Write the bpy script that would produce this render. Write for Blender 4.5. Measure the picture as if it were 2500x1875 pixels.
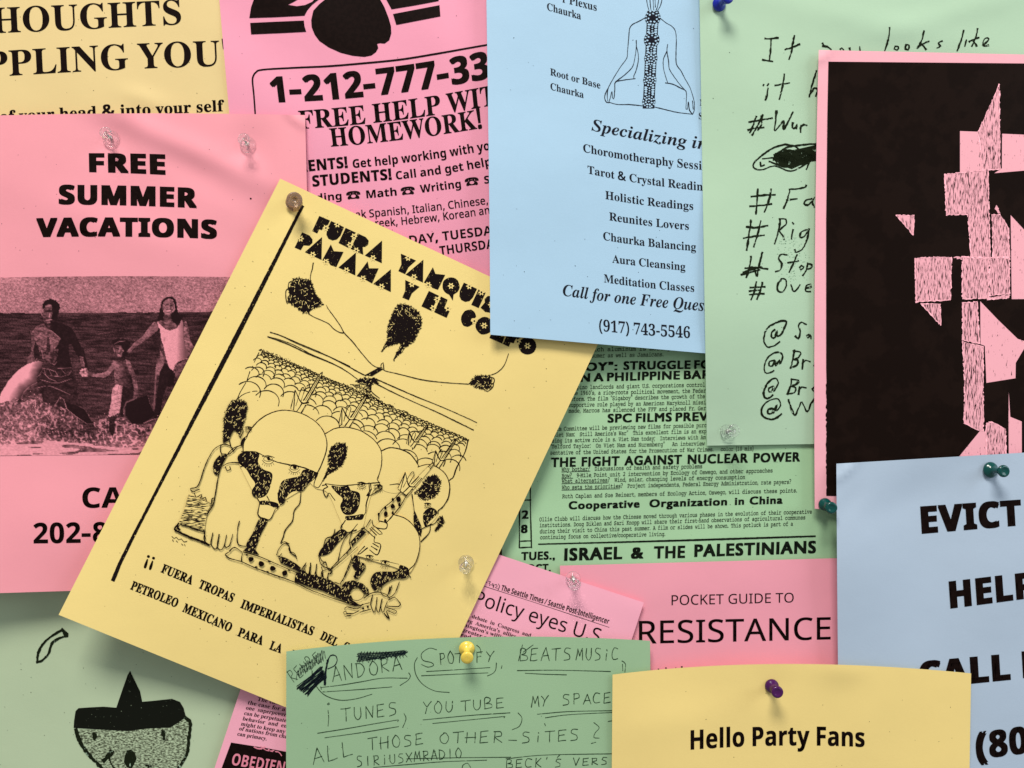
import bpy, bmesh, math, os, random
import numpy as np
from mathutils import Vector
from mathutils.geometry import tessellate_polygon

random.seed(7)
RNG = np.random.default_rng(7)
for o in list(bpy.data.objects):
    bpy.data.objects.remove(o)
SC = bpy.context.scene
COL = SC.collection

# ------------------------------------------------------------------ camera
D = 460.0            # mm from camera to the board
MM = 0.2336          # mm of board per unit of the layout grid (2500 x 1875 units)
CX, CY = 1250.0, 937.5
Z0 = 1.5             # height of the picture centre above the floor, m
cam = bpy.data.cameras.new("camera")
camo = bpy.data.objects.new("camera", cam)
COL.objects.link(camo)
camo.location = (0, -D / 1000, Z0)
camo.rotation_euler = (math.radians(90), 0, 0)
cam.sensor_width = 36
cam.lens = 36 * D / (2500 * MM)
cam.clip_start = 0.01
cam.clip_end = 50
SC.camera = camo

# ------------------------------------------------------------------ world, lamps, exposure
w = bpy.data.worlds.new("World")
SC.world = w
w.use_nodes = True
w.node_tree.nodes["Background"].inputs[0].default_value = (0.93, 0.97, 1.0, 1)
w.node_tree.nodes["Background"].inputs[1].default_value = 0.29
SC.view_settings.view_transform = 'Standard'
SC.view_settings.look = 'None'
SC.view_settings.exposure = 0.05
SC.view_settings.gamma = 1.0

def area(name, loc, target, sx, sy, power, color):
    l = bpy.data.lights.new(name, 'AREA')
    l.shape = 'RECTANGLE'
    l.size, l.size_y = sx, sy
    l.energy = power
    l.color = color
    o = bpy.data.objects.new(name, l)
    COL.objects.link(o)
    o.location = loc
    d = Vector(target) - Vector(loc)
    o.rotation_euler = d.to_track_quat('-Z', 'Y').to_euler()
    return o
area("ceiling_lamp", (-0.30, -1.30, Z0 + 1.95), (0, 0, Z0), 0.95, 0.60, 63, (1.0, 0.965, 0.90))
area("window_light", (1.7, -0.9, Z0 + 0.7), (0.1, 0, Z0), 1.1, 1.1, 14.5, (0.86, 0.94, 1.0))

# ------------------------------------------------------------------ crops: reading frames of the layout grid
CR = dict(a=(0, 0, 3.456), b=(600, 0, 3.456), c=(1180, 0, 3.456), d=(1780, 0, 3.0722),
          e=(0, 440, 3.456), f=(600, 420, 3.456), g=(1180, 400, 3.456), h=(1780, 440, 3.0722),
          i=(0, 860, 3.456), j=(420, 820, 2.765), k=(1200, 820, 2.765), l=(1780, 920, 3.0722),
          m=(0, 1275, 2.765), n=(560, 1335, 3.0722), o=(1100, 1335, 3.0722), p=(1780, 1335, 3.0722),
          s=(0, 0, 1.0), q=(0, 700, 4.532), r=(240, 700, 4.532), t=(0, 870, 3.34))
def cv(c, pts):
    ox, oy, s = CR[c]
    a = np.array(pts, float).reshape(-1, 2)
    return a / s + np.array([ox, oy])

# ------------------------------------------------------------------ materials
def nt(name):
    m = bpy.data.materials.new(name)
    m.use_nodes = True
    t = m.node_tree
    return m, t, t.nodes["Principled BSDF"]

def paper_mat(name, col, rough=0.62):
    m, t, b = nt(name)
    tc = t.nodes.new("ShaderNodeTexCoord")
    n1 = t.nodes.new("ShaderNodeTexNoise"); n1.inputs["Scale"].default_value = 22; n1.inputs["Detail"].default_value = 5
    n2 = t.nodes.new("ShaderNodeTexNoise"); n2.inputs["Scale"].default_value = 900; n2.inputs["Detail"].default_value = 3
    mp = t.nodes.new("ShaderNodeMapping"); mp.inputs["Scale"].default_value = (1, 1, 2.2)
    t.links.new(tc.outputs["Object"], n1.inputs["Vector"])
    t.links.new(tc.outputs["Object"], mp.inputs["Vector"])
    t.links.new(mp.outputs[0], n2.inputs["Vector"])
    mx = t.nodes.new("ShaderNodeMix"); mx.data_type = 'RGBA'
    d = [c * 0.93 for c in col]
    mx.inputs[6].default_value = (*d, 1); mx.inputs[7].default_value = (*[min(1, c * 1.05) for c in col], 1)
    ad = t.nodes.new("ShaderNodeMath"); ad.operation = 'MULTIPLY_ADD'
    ad.inputs[1].default_value = 0.55
    t.links.new(n1.outputs["Fac"], ad.inputs[0])
    m2 = t.nodes.new("ShaderNodeMath"); m2.operation = 'MULTIPLY'; m2.inputs[1].default_value = 0.45
    t.links.new(n2.outputs["Fac"], m2.inputs[0]); t.links.new(m2.outputs[0], ad.inputs[2])
    t.links.new(ad.outputs[0], mx.inputs[0])
    t.links.new(mx.outputs[2], b.inputs["Base Color"])
    b.inputs["Roughness"].default_value = rough
    b.inputs["Specular IOR Level"].default_value = 0.22
    bp = t.nodes.new("ShaderNodeBump"); bp.inputs["Strength"].default_value = 0.10; bp.inputs["Distance"].default_value = 0.0004
    t.links.new(n2.outputs["Fac"], bp.inputs["Height"])
    n3 = t.nodes.new("ShaderNodeTexNoise"); n3.inputs["Scale"].default_value = 26; n3.inputs["Detail"].default_value = 2.5; n3.inputs["Roughness"].default_value = .45
    t.links.new(tc.outputs["Object"], n3.inputs["Vector"])
    b2 = t.nodes.new("ShaderNodeBump"); b2.inputs["Strength"].default_value = 0.5; b2.inputs["Distance"].default_value = 0.0012
    t.links.new(n3.outputs["Fac"], b2.inputs["Height"]); t.links.new(b2.outputs[0], bp.inputs["Normal"])
    t.links.new(bp.outputs[0], b.inputs["Normal"])
    return m

def ink_mat(name, col, paper=None, thr=0.0, scale=420, stretch=(1, 1, 1), soft=0.04, rough=0.5, detail=4):
    """plain toner, or toner with worn gaps where the paper shows (thr = share of paper)"""
    m, t, b = nt(name)
    b.inputs["Roughness"].default_value = rough
    b.inputs["Specular IOR Level"].default_value = 0.035
    tc = t.nodes.new("ShaderNodeTexCoord")
    mp = t.nodes.new("ShaderNodeMapping"); mp.inputs["Scale"].default_value = stretch
    n = t.nodes.new("ShaderNodeTexNoise"); n.inputs["Scale"].default_value = scale; n.inputs["Detail"].default_value = detail
    n.inputs["Roughness"].default_value = 0.6
    t.links.new(tc.outputs["Object"], mp.inputs[0]); t.links.new(mp.outputs[0], n.inputs["Vector"])
    r = t.nodes.new("ShaderNodeValToRGB")
    c2 = paper if paper else tuple(c * 1.35 for c in col)
    p = 0.30 + 0.40 * (1 - thr) if paper else 0.5
    r.color_ramp.elements[0].position = p - soft; r.color_ramp.elements[0].color = (*col, 1)
    r.color_ramp.elements[1].position = p + soft; r.color_ramp.elements[1].color = (*c2, 1)
    t.links.new(n.outputs["Fac"], r.inputs[0]); t.links.new(r.outputs[0], b.inputs["Base Color"])
    return m

YEL = (0.87, 0.665, 0.245)
YEL2 = (0.763, 0.578, 0.268)
YEL3 = (0.88, 0.67, 0.25)
PNK = (0.875, 0.328, 0.381)
PNK2 = (0.843, 0.32, 0.438)
PNK3 = (0.87, 0.34, 0.42)
PNK4 = (0.97, 0.42, 0.53)
PNK5 = (0.917, 0.428, 0.49)
BLU = (0.389, 0.574, 0.732)
BLU2 = (0.435, 0.53, 0.65)
GRN = (0.43, 0.595, 0.42)
GRN2 = (0.37, 0.58, 0.34)
GRN3 = (0.325, 0.49, 0.29)
GRN4 = (0.48, 0.58, 0.38)
INK = ink_mat("toner_black", (0.007, 0.0032, 0.0026))
INKB = ink_mat("toner_blue_black", (0.010, 0.010, 0.016))
INKG = ink_mat("toner_green_black", (0.007, 0.010, 0.006))
PEN = ink_mat("pen_ink", (0.012, 0.035, 0.014), GRN3, 0.10, scale=500)
MARK = ink_mat("marker_ink", (0.010, 0.014, 0.006), GRN, 0.10, scale=420)

# ------------------------------------------------------------------ sheets
class Sheet:
    def __init__(s, name, label, cat, corners, zc, col, mids=None, lift=None, bumps=(), nz=0.5, group=None, seed=0, cut=None, rough=0.62):
        s.c = np.array(corners, float)            # TL TR BR BL in grid units
        s.zc, s.lift, s.bumps, s.nz, s.seed = zc, lift, bumps, nz, seed
        s.mids = mids or {}
        e1, e2 = s.c[1] - s.c[0], s.c[3] - s.c[0]
        s.M = np.linalg.inv(np.stack([e1, e2], 1))
        rs = np.random.default_rng(seed + 50)
        s.waves = [(rs.uniform(200, 700), rs.uniform(0, math.pi), rs.uniform(0, 6.28), rs.uniform(.3, 1)) for _ in range(7)]
        s.mat = paper_mat("paper_" + name + str(seed), col, rough)
        s.col = col
        s.n = 0
        s.build(name, label, cat, group)
    def z(s, P):
        P = np.asarray(P, float)
        q = (P - s.c[0]) @ s.M.T
        u, v = q[..., 0], q[..., 1]
        uc, vc = np.clip(u, 0, 1), np.clip(v, 0, 1)
        a, b, c, d = s.zc
        z = a * (1 - uc) * (1 - vc) + b * uc * (1 - vc) + c * uc * vc + d * (1 - uc) * vc
        if s.lift:
            z = z + s.lift(uc, vc)
        for (x, y, r1, r2, ang, amp) in s.bumps:
            ca, sa = math.cos(math.radians(ang)), math.sin(math.radians(ang))
            dx, dy = P[..., 0] - x, P[..., 1] - y
            A, B = (dx * ca + dy * sa) / r1, (-dx * sa + dy * ca) / r2
            z = z + amp * np.exp(-(A * A + B * B))
        for (L, th, ph, am) in s.waves:
            z = z + s.nz * am * 0.52 * np.sin((P[..., 0] * math.cos(th) + P[..., 1] * math.sin(th)) * 6.283 / L + ph)
        return z
    def world(s, P, off=0.0):
        P = np.asarray(P, float)
        z = s.z(P) + off
        k = MM * (D - z) / D
        return np.stack([(P[..., 0] - CX) * k / 1000, -z / 1000, Z0 + (CY - P[..., 1]) * k / 1000], -1)
    def patch(s, u, v):
        c, m = s.c, s.mids
        def edge(A, B, mid, t):
            t = t[..., None]
            p = A * (1 - t) + B * t
            if mid is not None:
                p = p + (np.array(mid, float) - (A + B) / 2) * 4 * t * (1 - t)
            return p
        T, Bt = edge(c[0], c[1], m.get('t'), u), edge(c[3], c[2], m.get('b'), u)
        L, R = edge(c[0], c[3], m.get('l'), v), edge(c[1], c[2], m.get('r'), v)
        U, V = u[..., None], v[..., None]
        bl = c[0] * (1 - U) * (1 - V) + c[1] * U * (1 - V) + c[2] * U * V + c[3] * (1 - U) * V
        return T * (1 - V) + Bt * V + L * (1 - U) + R * U - bl
    def build(s, name, label, cat, group):
        nx = int(np.linalg.norm(s.c[1] - s.c[0]) / 11); ny = int(np.linalg.norm(s.c[3] - s.c[0]) / 11)
        u, v = np.meshgrid(np.linspace(0, 1, nx + 1), np.linspace(0, 1, ny + 1))
        P = s.patch(u, v).reshape(-1, 2)
        f = s.world(P, 0.0); b = s.world(P, -0.12)
        n = len(P); W = nx + 1
        fc = []
        for j in range(ny):
            for i in range(nx):
                a = j * W + i
                fc.append((a, a + W, a + W + 1, a + 1))
                fc.append((n + a, n + a + 1, n + a + W + 1, n + a + W))
        ring = [i for i in range(W)] + [j * W + nx for j in range(1, ny + 1)] + [ny * W + i for i in range(nx - 1, -1, -1)] + [j * W for j in range(ny - 1, 0, -1)]
        me = bpy.data.meshes.new(name)
        co = np.concatenate([f, b])
        k = len(co); ex = co[[q for r_ in ring for q in (r_, n + r_)]]      # the cut edge has vertices of its own, so it stays crisp
        co = np.concatenate([co, ex])
        for q in range(len(ring)):
            a, c = 2 * q, 2 * ((q + 1) % len(ring))
            fc.append((k + a, k + c, k + c + 1, k + a + 1))
        me.from_pydata(co.tolist(), [], fc)
        me.materials.append(s.mat)
        me.polygons.foreach_set("use_smooth", [k < nx * ny * 2 for k in range(len(me.polygons))])
        me.update()
        o = bpy.data.objects.new(name, me)
        COL.objects.link(o)
        o["label"] = label; o["category"] = cat
        if group: o["group"] = group
        s.o = o

def put(sheet, name, V, F, mat, lv=0, label=None, cut=None, attr=None):
    """print on a sheet: V grid coordinates, F faces; follows the sheet's surface"""
    V = np.asarray(V, float)
    if cut:
        bm = bmesh.new()
        vs = [bm.verts.new((x, y, 0)) for x, y in V]
        for f in F:
            try: bm.faces.new([vs[i] for i in f])
            except ValueError: pass
        for ax in (0, 1):
            lo, hi = V[:, ax].min(), V[:, ax].max()
            k = math.floor(lo / cut) * cut + cut
            while k < hi:
                co = (k, 0, 0) if ax == 0 else (0, k, 0)
                no = (1, 0, 0) if ax == 0 else (0, 1, 0)
                bmesh.ops.bisect_plane(bm, geom=bm.verts[:] + bm.edges[:] + bm.faces[:], plane_co=co, plane_no=no)
                k += cut
        bm.verts.index_update()
        V = np.array([(v.co.x, v.co.y) for v in bm.verts])
        F = [[v.index for v in f.verts] for f in bm.faces]
        bm.free()
    # all faces must look at the camera (counter-clockwise with y up)
    G = []
    for f in F:
        p = V[list(f)]
        x, y = p[:, 0], -p[:, 1]
        ar = np.sum(x * np.roll(y, -1) - np.roll(x, -1) * y)
        G.append(list(f) if ar > 0 else list(f)[::-1])
    co = sheet.world(V, 0.13 + 0.035 * lv)
    me = bpy.data.meshes.new(name)
    me.from_pydata(co.tolist(), [], G)
    me.materials.append(mat)
    if attr is not None:
        at = me.attributes.new("tone", 'FLOAT', 'POINT')
        at.data.foreach_set("value", attr)
    me.update()
    o = bpy.data.objects.new(name, me)
    COL.objects.link(o)
    o.parent = sheet.o
    if label: o["label"] = label
    return o

# ------------------------------------------------------------------ lettering
FD = os.path.join(bpy.utils.resource_path('LOCAL'), 'datafiles', 'fonts')
def font(n):
    try: return bpy.data.fonts.load(os.path.join(FD, n))
    except Exception: return None
FM = font('NotoSansMath-Regular.woff2')
FS = font('NotoSansSymbols2-Regular.woff2')
STY = {'serif': (0x1D400, 0x1D41A, 0x1D7CE), 'serifi': (0x1D468, 0x1D482, 0x1D7CE), 'bold': (0x1D5D4, 0x1D5EE, 0x1D7EC),
       'type': (0x1D670, 0x1D68A, 0x1D7F6)}
def glyph_char(ch, sty):
    if FM and sty in STY and ch.isascii():
        U, L, N = STY[sty]
        if ch.isupper(): return chr(U + ord(ch) - 65), FM, 0
        if ch.islower(): return chr(L + ord(ch) - 97), FM, 0
        if ch.isdigit(): return chr(N + ord(ch) - 48), FM, 0
        return ch, FM, {'serif': .014, 'serifi': .014, 'bold': .022, 'type': .0}[sty]
    if sty == 'plain': return ch, FM, 0
    if ch == '\u260e': return ch, FS, 0
    return ch, None, 0
TC = bpy.data.curves.new("lettering", 'FONT')
TC.resolution_u = 4
TO = bpy.data.objects.new("lettering", TC)
COL.objects.link(TO)
def tri(body, fnt, off):
    TC.body = body
    if fnt: TC.font = fnt
    else: TC.font = BF
    dg = bpy.context.evaluated_depsgraph_get(); dg.update()
    me = TO.evaluated_get(dg).to_mesh()
    n = len(me.vertices)
    v = np.zeros(n * 3); me.vertices.foreach_get("co", v)
    f = [tuple(p.vertices) for p in me.polygons]
    TO.evaluated_get(dg).to_mesh_clear()
    return v.reshape(-1, 3)[:, :2], f
BF = TC.font
if BF is None:
    BF = bpy.data.fonts.get("Bfont") or bpy.data.fonts.load("<builtin>")
GC = {}
def glyph(ch, sty, off):
    k = (ch, sty, off)
    if k not in GC:
        c, fn, eo = glyph_char(ch, sty)
        if ch == ' ':
            a, _ = tri('nn', FM, 0); b, _ = tri('n n', FM, 0)
            GC[k] = (np.zeros((0, 2)), [], (b[:, 0].max() - a[:, 0].max()) * (2.1 if sty == 'type' else 1.0))
        else:
            v, f = tri(c, fn, 0)
            v2, _ = tri(c + c, fn, 0)
            v2 = v2 if len(v2) else v
            adv_ = v2[:, 0].max() - v[:, 0].max()
            w_ = off + eo
            if w_ > .002:                      # heavier weight: the same outline struck again a hair to each side
                n0 = len(v); sh_ = [(-w_, -w_ * .6), (w_, -w_ * .6), (w_, w_ * .6), (-w_, w_ * .6)] + ([(0, 0)] if w_ > .018 else [])
                v = np.concatenate([v + np.array(q) for q in sh_]); f = [tuple(i + n0 * k_ for i in t) for k_ in range(len(sh_)) for t in f]
                GC[k] = (v, f, adv_ + w_ * 1.2)
                return GC[k]
            GC[k] = (v, f, v2[:, 0].max() - v[:, 0].max())
    return GC[k]
def text_mesh(s, sty, off, track=0.0):
    V, F, x, n = [], [], 0.0, 0
    for ch in s:
        v, f, adv = glyph(ch, sty, off)
        if len(v):
            V.append(v + np.array([x, 0])); F += [tuple(i + n for i in t) for t in f]; n += len(v)
        x += adv + track
    V = np.concatenate(V)
    return V, F
CAPS = {}
def T(sh, sty, s, c, pts, h, up=None, off=0.0, mat=None, track=0.0, name="text_line", lv=0, cut=None, label=None, wob=0):
    V, F = text_mesh(s, sty, off, track)
    if (sty, off) not in CAPS:
        CAPS[(sty, off)] = glyph('H', sty, off)[0][:, 1].max()
    cap = CAPS[(sty, off)]
    V = np.array(V)
    P = cv(c, pts)
    sc = CR[c][2]
    h0, h1 = (h, h) if np.isscalar(h) else h
    h0, h1 = h0 / sc, h1 / sc
    t = (V[:, 0] - V[:, 0].min()) / max(1e-6, V[:, 0].max() - V[:, 0].min())
    A, B = P[0], P[-1]
    if len(P) == 3:
        ch = B - A
        tm = np.dot(P[1] - A, ch) / np.dot(ch, ch)
        dv = (P[1] - A - ch * tm) / (tm * (1 - tm))
    else:
        dv = np.zeros(2)
    tt = t[:, None]
    base = A * (1 - tt) + B * tt + dv * tt * (1 - tt)
    tan = (B - A) + dv * (1 - 2 * tt)
    tan /= np.linalg.norm(tan, axis=1)[:, None]
    if up is None: U = np.stack([tan[:, 1], -tan[:, 0]], 1)
    else:
        u = np.array(up, float); u[1] = -abs(u[1]); u /= abs(u[1]); U = np.tile(u, (len(V), 1))
    Q = base + U * (V[:, 1] / cap * (h0 + (h1 - h0) * t))[:, None]
    if wob: Q = Q + np.stack([np.sin(Q[:, 1] * 1.9 + Q[:, 0] * .7), np.sin(Q[:, 0] * 1.7)], 1) * wob
    if cut is None and max(h0, h1) > 26: cut = 18
    return put(sh, name, Q, F, mat or INK, lv, cut=cut, label=label)

def smooth(P, step=4.0, closed=False):
    P = np.asarray(P, float)
    if len(P) == 2:
        n = max(2, int(np.linalg.norm(P[1] - P[0]) / step) + 1)
        t = np.linspace(0, 1, n)[:, None]
        return P[0] * (1 - t) + P[1] * t
    Q = np.vstack([P[-1], P, P[:2]]) if closed else np.vstack([2 * P[0] - P[1], P, 2 * P[-1] - P[-2]])
    out = []
    for i in range(1, len(Q) - 2):
        p0, p1, p2, p3 = Q[i - 1], Q[i], Q[i + 1], Q[i + 2]
        n = max(1, int(np.linalg.norm(p2 - p1) / step))
        for t in np.arange(n) / n:
            out.append(0.5 * ((2 * p1) + (-p0 + p2) * t + (2 * p0 - 5 * p1 + 4 * p2 - p3) * t * t + (-p0 + 3 * p1 - 3 * p2 + p3) * t ** 3))
    out.append(Q[-2])
    return np.array(out)

class Draw:
    """collects pen strokes and filled outlines in grid units into one print"""
    def __init__(s): s.V, s.F = [], []
    def ribbon(s, P, w, jit=0.12, taper=False, sm=True, step=4.0, closed=False, dash=0.0):
        P = smooth(P, step, closed) if sm else np.asarray(P, float)
        if len(P) < 2: return
        if sm and jit: P = P + RNG.normal(0, w * jit * .5, P.shape)
        t = np.gradient(P, axis=0)
        t /= np.maximum(np.linalg.norm(t, axis=1), 1e-6)[:, None]
        nn = np.stack([-t[:, 1], t[:, 0]], 1)
        ww = w * .5 * (1 + RNG.normal(0, jit, len(P)))
        ww *= 1 + .22 * np.sin(np.linspace(0, 1, len(P)) * RNG.uniform(2, 9) + RNG.uniform(0, 6))
        if taper:
            q = np.linspace(0, 1, len(P)); ww *= np.clip(np.minimum(q, 1 - q) * 5, .35, 1)
        P = P.copy(); P[0] -= t[0] * w * .3; P[-1] += t[-1] * w * .3
        k = len(s.V)
        for i in range(len(P)):
            s.V.append(P[i] + nn[i] * ww[i]); s.V.append(P[i] - nn[i] * ww[i])
        for i in range(len(P) - 1):
            if dash and RNG.random() < dash: continue
            a = k + 2 * i
            s.F.append((a, a + 1, a + 3, a + 2))
    def st(s, c, pts, w, **k): s.ribbon(cv(c, pts), w / CR[c][2], **k)
    def fill(s, P, hairy=0.0, sm=False, step=5):
        P = np.asarray(P, float)
        if sm: P = smooth(P, step, True)[:-1]
        if hairy:
            R = []
            n = len(P); cen = P.mean(0)
            for i in range(n):
                a, b = P[i], P[(i + 1) % n]
                L = np.linalg.norm(b - a); m = max(1, int(L / 3))
                for j in range(m):
                    p = a + (b - a) * j / m
                    R.append(p)
                    d = p - cen; d /= max(1e-6, np.linalg.norm(d))
                    R.append(p + (b - a) * .4 / m + d * RNG.uniform(.2, 1) * hairy + RNG.normal(0, hairy * .25, 2))
            P = np.array(R)
        k = len(s.V)
        s.V += list(P)
        for f in tessellate_polygon([[Vector((x, y, 0)) for x, y in P]]):
            s.F.append(tuple(k + i for i in f))
    def fl(s, c, pts, **k): s.last = cv(c, pts); s.fill(s.last, **k)
    def dot(s, x, y, r, ry=None, n=9, jit=.12):
        a = np.linspace(0, 6.283, n, endpoint=False)
        q = 1 + RNG.normal(0, jit, n)
        s.fill(np.stack([x + r * q * np.cos(a), y + (ry or r) * q * np.sin(a)], 1))
    def circ(s, c, x, y, r, w, ry=None, a0=0, a1=360):
        a = np.radians(np.linspace(a0, a1, 15))
        s.st(c, np.stack([x + r * np.cos(a), y + (ry or r) * np.sin(a)], 1), w)
    def put(s, sh, name, mat, lv=0, label=None, cut=None):
        if not s.V: return
        o = put(sh, name, np.array(s.V), s.F, mat, lv, label, cut)
        s.V, s.F = [], []
        return o

def specks(sh, n, box, mat, c='s', r=(.5, 1.5), seed=1):
    rs = np.random.default_rng(seed); d = Draw()
    (x0, y0), (x1, y1) = cv(c, [(box[0], box[1]), (box[2], box[3])])
    k = 0
    while k < n:
        p = np.array([rs.uniform(x0, x1), rs.uniform(y0, y1)])
        q = (p - sh.c[0]) @ sh.M.T
        if .02 < q[0] < .98 and .02 < q[1] < .98:
            d.dot(p[0], p[1], rs.uniform(*r), rs.uniform(*r), n=6)
        k += 1
    o = d.put(sh, "toner_specks", mat, 0)
    if o: o["kind"] = "stuff"

# ------------------------------------------------------------------ the board
def board():
    bm = bmesh.new()
    bmesh.ops.create_cube(bm, size=1)
    for v in bm.verts:
        v.co = Vector((v.co.x * 1.5, v.co.y * 0.018 + 0.009, v.co.z * 1.2 + Z0))
    me = bpy.data.meshes.new("bulletin_board"); bm.to_mesh(me); bm.free()
    m, t, b = nt("red_brown_cork")
    tc = t.nodes.new("ShaderNodeTexCoord")
    v = t.nodes.new("ShaderNodeTexVoronoi"); v.inputs["Scale"].default_value = 420
    n = t.nodes.new("ShaderNodeTexNoise"); n.inputs["Scale"].default_value = 160; n.inputs["Detail"].default_value = 6
    r = t.nodes.new("ShaderNodeValToRGB")
    r.color_ramp.elements[0].color = (0.030, 0.010, 0.007, 1); r.color_ramp.elements[1].color = (0.17, 0.07, 0.035, 1)
    mu = t.nodes.new("ShaderNodeMath"); mu.operation = 'MULTIPLY'
    t.links.new(tc.outputs["Object"], v.inputs["Vector"]); t.links.new(tc.outputs["Object"], n.inputs["Vector"])
    t.links.new(v.outputs["Distance"], mu.inputs[0]); mu.inputs[1].default_value = 1.3
    ad = t.nodes.new("ShaderNodeMath"); t.links.new(mu.outputs[0], ad.inputs[0]); t.links.new(n.outputs["Fac"], ad.inputs[1])
    ad2 = t.nodes.new("ShaderNodeMath"); ad2.operation = 'MULTIPLY'; ad2.inputs[1].default_value = .6
    t.links.new(ad.outputs[0], ad2.inputs[0]); t.links.new(ad2.outputs[0], r.inputs[0])
    t.links.new(r.outputs[0], b.inputs["Base Color"]); b.inputs["Roughness"].default_value = .9
    bp = t.nodes.new("ShaderNodeBump"); bp.inputs["Distance"].default_value = .0006
    t.links.new(ad2.outputs[0], bp.inputs["Height"]); t.links.new(bp.outputs[0], b.inputs["Normal"])
    me.materials.append(m)
    o = bpy.data.objects.new("bulletin_board", me); COL.objects.link(o)
    o["kind"] = "structure"; o["label"] = "red-brown cork board behind all the pinned papers"
board()

GF = "papers pinned over each other on the board"
# ================================================================== sheet: hat drawing (bottom left)
F = Sheet("drawing_sheet", "pale green sheet with a marker drawing of a face in a pointed black hat", "drawing",
          [(-300, 1100), (655, 1080), (672, 2270), (-285, 2290)], (1, 1, 1, 1), GRN4, nz=.35, group=GF, seed=1)
d = Draw()
FACE = ink_mat("grey_crayon", (0.05, 0.055, 0.03), GRN4, 0.50, scale=650, stretch=(1, 1, 2), soft=.10)
d.fl('m', [(515, 1400), (860, 1400), (1150, 1380), (1262, 1318), (1280, 1370), (1275, 1440), (1262, 1560), (1180, 1690), (1060, 1790), (900, 1830), (780, 1760), (690, 1670), (600, 1570), (540, 1480)])
d.put(F, "crayon_face", FACE, 0, cut=18)
d.fl('m', [(785, 1252), (830, 1120), (862, 1030), (878, 1003), (905, 1060), (945, 1140), (960, 1212), (1040, 1205), (1160, 1192), (1215, 1213), (1240, 1255), (1255, 1315), (1205, 1352), (1150, 1386), (1000, 1392), (860, 1410), (680, 1400), (497, 1388), (500, 1340), (510, 1275), (530, 1255), (600, 1250), (700, 1245)])
d.put(F, "black_hat", ink_mat("marker_fill", (0.008, 0.009, 0.006), GRN4, -.05, scale=700), 2, cut=18)
d.st('m', [(512, 1398), (535, 1470), (600, 1570), (690, 1662), (780, 1762), (900, 1830), (1060, 1790), (1180, 1690), (1258, 1570), (1275, 1450), (1285, 1355), (1250, 1318)], 24)
d.dot(*cv('m', [(640, 1445)])[0], 6, 9); d.dot(*cv('m', [(632, 1430)])[0], 4, 5)
d.st('m', [(1102, 1410), (1108, 1465)], 22)
d.dot(*cv('m', [(880, 1595)])[0], 15, 22)
d.st('m', [(700, 1612), (755, 1550)], 34); d.st('m', [(738, 1585), (750, 1630), (800, 1690), (880, 1730), (960, 1700), (1005, 1650)], 9)
d.st('m', [(985, 1640), (1020, 1648)], 14)
d.put(F, "face_lines", MARK, 4)
d.st('m', [(418, 728), (355, 765), (300, 810), (262, 870), (248, 948)], 16)
d.st('m', [(248, 945), (275, 938), (325, 890), (350, 820), (395, 785), (448, 768)], 16)
d.st('m', [(418, 728), (436, 745), (448, 768)], 26)
d.put(F, "moon_mark", MARK, 2)
specks(F, 40, (0, 1560, 600, 1875), MARK, r=(.5, 1.2), seed=3)

# ================================================================== sheet: THOUGHTS (top left)
A = Sheet("flyer", "pale yellow flyer in the top left corner with large serif lettering HOUGHTS and PPLING YOU", "flyer",
          [(-375, -660), (565, -710), (605, 480), (-330, 525)], (1, 1, 1, 1), YEL2, bumps=[(350, 240, 60, 22, 20, .8)], group=GF, seed=2)
T(A, 'serif', "HOUGHTS", 'a', [(-58, 280), (720, 244), (1530, 203)], (213, 207), up=(-.05, 1), label="large serif word HOUGHTS, its first letter out of the picture")
T(A, 'serif', "PPLING YOU'", 'a', [(-120, 652), (900, 592), (1925, 551)], (213, 211), up=(-.05, 1))
T(A, 'serif', "of your head & into your self", 'a', [(0, 1032), (940, 983), (1895, 936)], (98, 95), up=(-.05, 1), off=.006)
specks(A, 30, (0, 0, 530, 280), INK, r=(.4, 1.1), seed=4)

# ================================================================== sheet: homework flyer
B = Sheet("flyer", "pink homework help flyer with a phone number, running under the blue flyer", "flyer",
          [(502, -380), (1420, -490), (1500, 705), (607, 815)], (2.6, 4, 4.5, 2.6), PNK2,
          bumps=[(820, 120, 300, 300, 0, 1.2), (1100, 250, 50, 600, -2, 1.2)], group=GF, seed=3)
d = Draw()
d.fl('b', [(700, -30), (620, 35), (570, 90), (552, 170), (556, 230), (580, 290), (620, 345), (700, 400), (800, 445), (900, 470), (1000, 480), (1060, 468), (1098, 440), (1118, 405), (1112, 380), (1108, 370), (1130, 364), (1170, 368), (1210, 340), (1228, 280), (1225, 220), (1205, 150), (1170, 60), (1120, -30)])
d.put(B, "apple_emblem", INK, 0, cut=18)
d.fl('b', [(80, -40), (45, 60), (30, 152), (250, 145), (495, 132), (520, 85), (560, 40), (660, -40), (590, -20), (560, 15), (500, 42), (430, 52), (355, 40), (400, 18), (480, -30)])
d.put(B, "emblem_bar", INK, 1, cut=18)
d.fl('b', [(37, 193), (250, 183), (490, 173), (495, 220), (510, 268), (280, 280), (45, 290)])
d.put(B, "emblem_bar", INK, 1, cut=18)
d.fl('b', [(1170, -40), (1188, 0), (1230, 78), (1430, 45), (1628, 8), (1625, -40)])
d.put(B, "emblem_bar", INK, 1, cut=18)
d.fl('b', [(1242, 118), (1440, 80), (1635, 43), (1642, 138), (1450, 175), (1270, 210)])
d.put(B, "emblem_bar", INK, 1, cut=18)
d.st('b', [(85, 1100), (80, 972), (68, 800), (57, 690), (62, 645), (85, 610), (140, 588), (400, 572), (700, 558), (1000, 533), (1300, 503), (1600, 455), (2037, 378), (2300, 335)], 14, jit=.02)
d.put(B, "border_line", INK, 0)
T(B, 'bold', "1-212-777-33", 'b', [(220, 862), (1150, 798), (2062, 655)], (215, 228), off=.016, up=(-.12, 1))
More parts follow.
